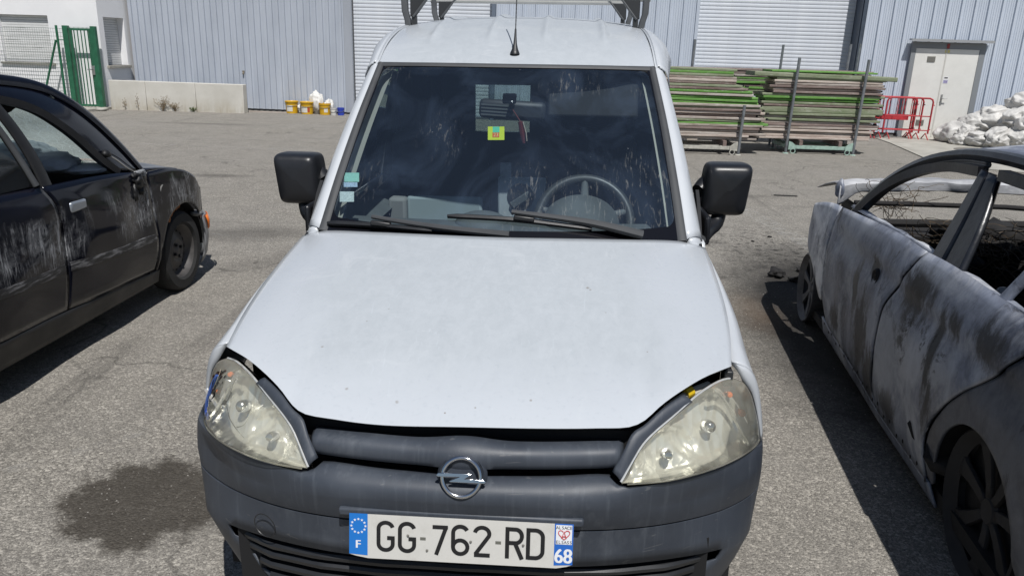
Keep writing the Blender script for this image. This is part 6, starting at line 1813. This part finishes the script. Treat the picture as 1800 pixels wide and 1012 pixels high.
MB().grid(np.array(G), flip=True).build('bonnet', ASH, rc, smooth=50, solid=.006)
o = lump('bonnet_corner', (.105, 2.345, .878), .052, 17, BRN, (.28, .6, 1.0), .5, 3); o.parent = rc
# burnt-out inside
MB().box(.05, WX - .05, -1.0, 2.3, .08, .13).build('floor', CHAR, rc, smooth=0)
MB().box(.10, WX - .1, 1.95, 2.25, .12, .70).build('bulkhead', CHAR, rc, smooth=0)
MB().tube([A(.10, 1.75, .80), A(.9, 1.78, .83), A(WX - .1, 1.75, .80)], .022, 8).build('dash_beam', CHAR, rc)
MB().tube([A(.10, 1.98, .865), A(.9, 2.04, .875), A(WX - .1, 2.0, .865)], .014, 8).build('scuttle_bar', CHAR, rc)
for k in range(16):
    o = lump('charred_lump', (.2 + 1.3 * q.random(), 1.45 + .5 * q.random(), .66 + .15 * q.random()), q.uniform(.06, .13), 100 + k, CHAR, (1.5, 1, .6), .9, 3); o.parent = rc; o.rotation_euler = (0, 0, k)
for k in range(10):
    o = lump('charred_lump', (.2 + 1.2 * q.random(), -.2 + 1.3 * q.random(), .25 + .25 * q.random()), q.uniform(.10, .2), 130 + k, CHAR, (1.3, 1.2, .6), .9, 3); o.parent = rc; o.rotation_euler = (0, 0, k)
WIRE = pm('burnt_wire', (.085, .062, .040), .7, .3, .5, 30)
def tangle(cx, cy, cz, rx, ry, rz_, n, seed, smin=.3, nm='wire_tangle', r=.0018):
    q_ = random.Random(seed); b = MB()
    for k in range(n):
        p = A(cx + rx * q_.uniform(-.9, .9), cy + ry * q_.uniform(-.9, .9), cz - rz_ * q_.random())
        P = [p]
        d = A(q_.gauss(0, 1), q_.gauss(0, 1), q_.gauss(.3, .7)); d /= np.linalg.norm(d)
        for j in range(5):
            d = d + .5 * A(q_.gauss(0, 1), q_.gauss(0, 1), q_.gauss(-.1, .7)); d /= np.linalg.norm(d)
            nx = P[-1] + d * q_.uniform(.2, .42) * min(rx, ry)
            nx[0] = max(nx[0], smin * .75); nx[2] = min(nx[2], cz + .07)
            P.append(nx)
        b.tube(crv(P, 12), r * q_.uniform(.7, 1.4), 3, False)
    return stuff(b.build(nm, WIRE, rc, smooth=0, fixn=False))
tangle(.55, 1.42, .80, .26, .20, .12, 80, 1, .35)
tangle(.95, 1.45, .80, .32, .22, .14, 60, 2, .35)
tangle(.58, .25, .70, .24, .24, .2, 110, 3, .35)
tangle(1.0, .45, .68, .32, .28, .2, 80, 4, .35)
tangle(.34, 2.10, .90, .12, .14, .10, 50, 5, .22)
for x in (.45, 1.22):     # seat frames
    MB().tube(crv([A(x - .22, .55, .25), A(x - .22, .35, .55), A(x - .18, .10, .95), A(x + .18, .10, .95), A(x + .22, .35, .55), A(x + .22, .55, .25)], 20), .014, 8).build('seat_frame', CHAR, rc)
    for k in range(6): MB().tube([A(x - .2, .33 - k * .04, .55 + k * .065), A(x, .34 - k * .04, .53 + k * .065), A(x + .2, .33 - k * .04, .55 + k * .065)], .004, 5).build('seat_spring', WIRE, rc)
o = lump('melted_lamp', (.27, .52, .80), .022, 5, pm('melted_white', (.5, .5, .5), .5), (1, 1, 1.2), .4, 2); o.parent = rc
# bare rims
BRIM = pm('burnt_alloy', (.030, .029, .030), .75, .2, .5, 6)
BRIMF = pm('burnt_alloy_pale', (.13, .13, .135), .7, .2, .4, 6)
car_wheel(rc, .10, FW[0], FW[1], .215, .17, -1, TYRE, BRIMF, 'alloy', True)
car_wheel(rc, .115, RWc[0], .255, .255, .18, -1, TYRE, BRIM, 'alloy', True)
car_wheel(rc, WX - .1, FW[0], .215, .215, .17, 1, TYRE, BRIM, 'alloy', True)
car_wheel(rc, WX - .1, RWc[0], .255, .255, .18, 1, TYRE, BRIM, 'alloy', True)
G = [[A(x, RWc[0] + .33 * math.cos(a), RWc[1] - .03 + .33 * math.sin(a)) for x in (.02, .35)] for a in np.linspace(0, math.pi, 16)]
MB().grid(np.array(G)).build('arch_liner', CHAR, rc, smooth=50)
MB().box(.26, .30, 2.0, 2.85, .06, .74).build('inner_wing_blocker', CHAR, rc, smooth=0)  # box added to stop sun leaking through the wheel arch
MB().box(.33, .37, RWc[0] - .4, RWc[0] + .4, .08, .6).build('arch_back', CHAR, rc, smooth=0)
MB().grid(np.array([[A(x, f, z + .02 * mn.noise(Vector((x * 5, f * 5, 1)))) for f, z in ((-.36, 1.20), (-.48, 1.04), (-.60, .87), (-.95, .86))] for x in np.linspace(.2, WX - .2, 18)])).build('rear_light_blocker', CHAR, rc, smooth=50, solid=.01)  # opaque panel added to keep sunlight from passing through the open rear
MB().box(.06, WX - .06, -1.25, -.52, .10, .86).build('boot', BRND, rc, bevel=.04)
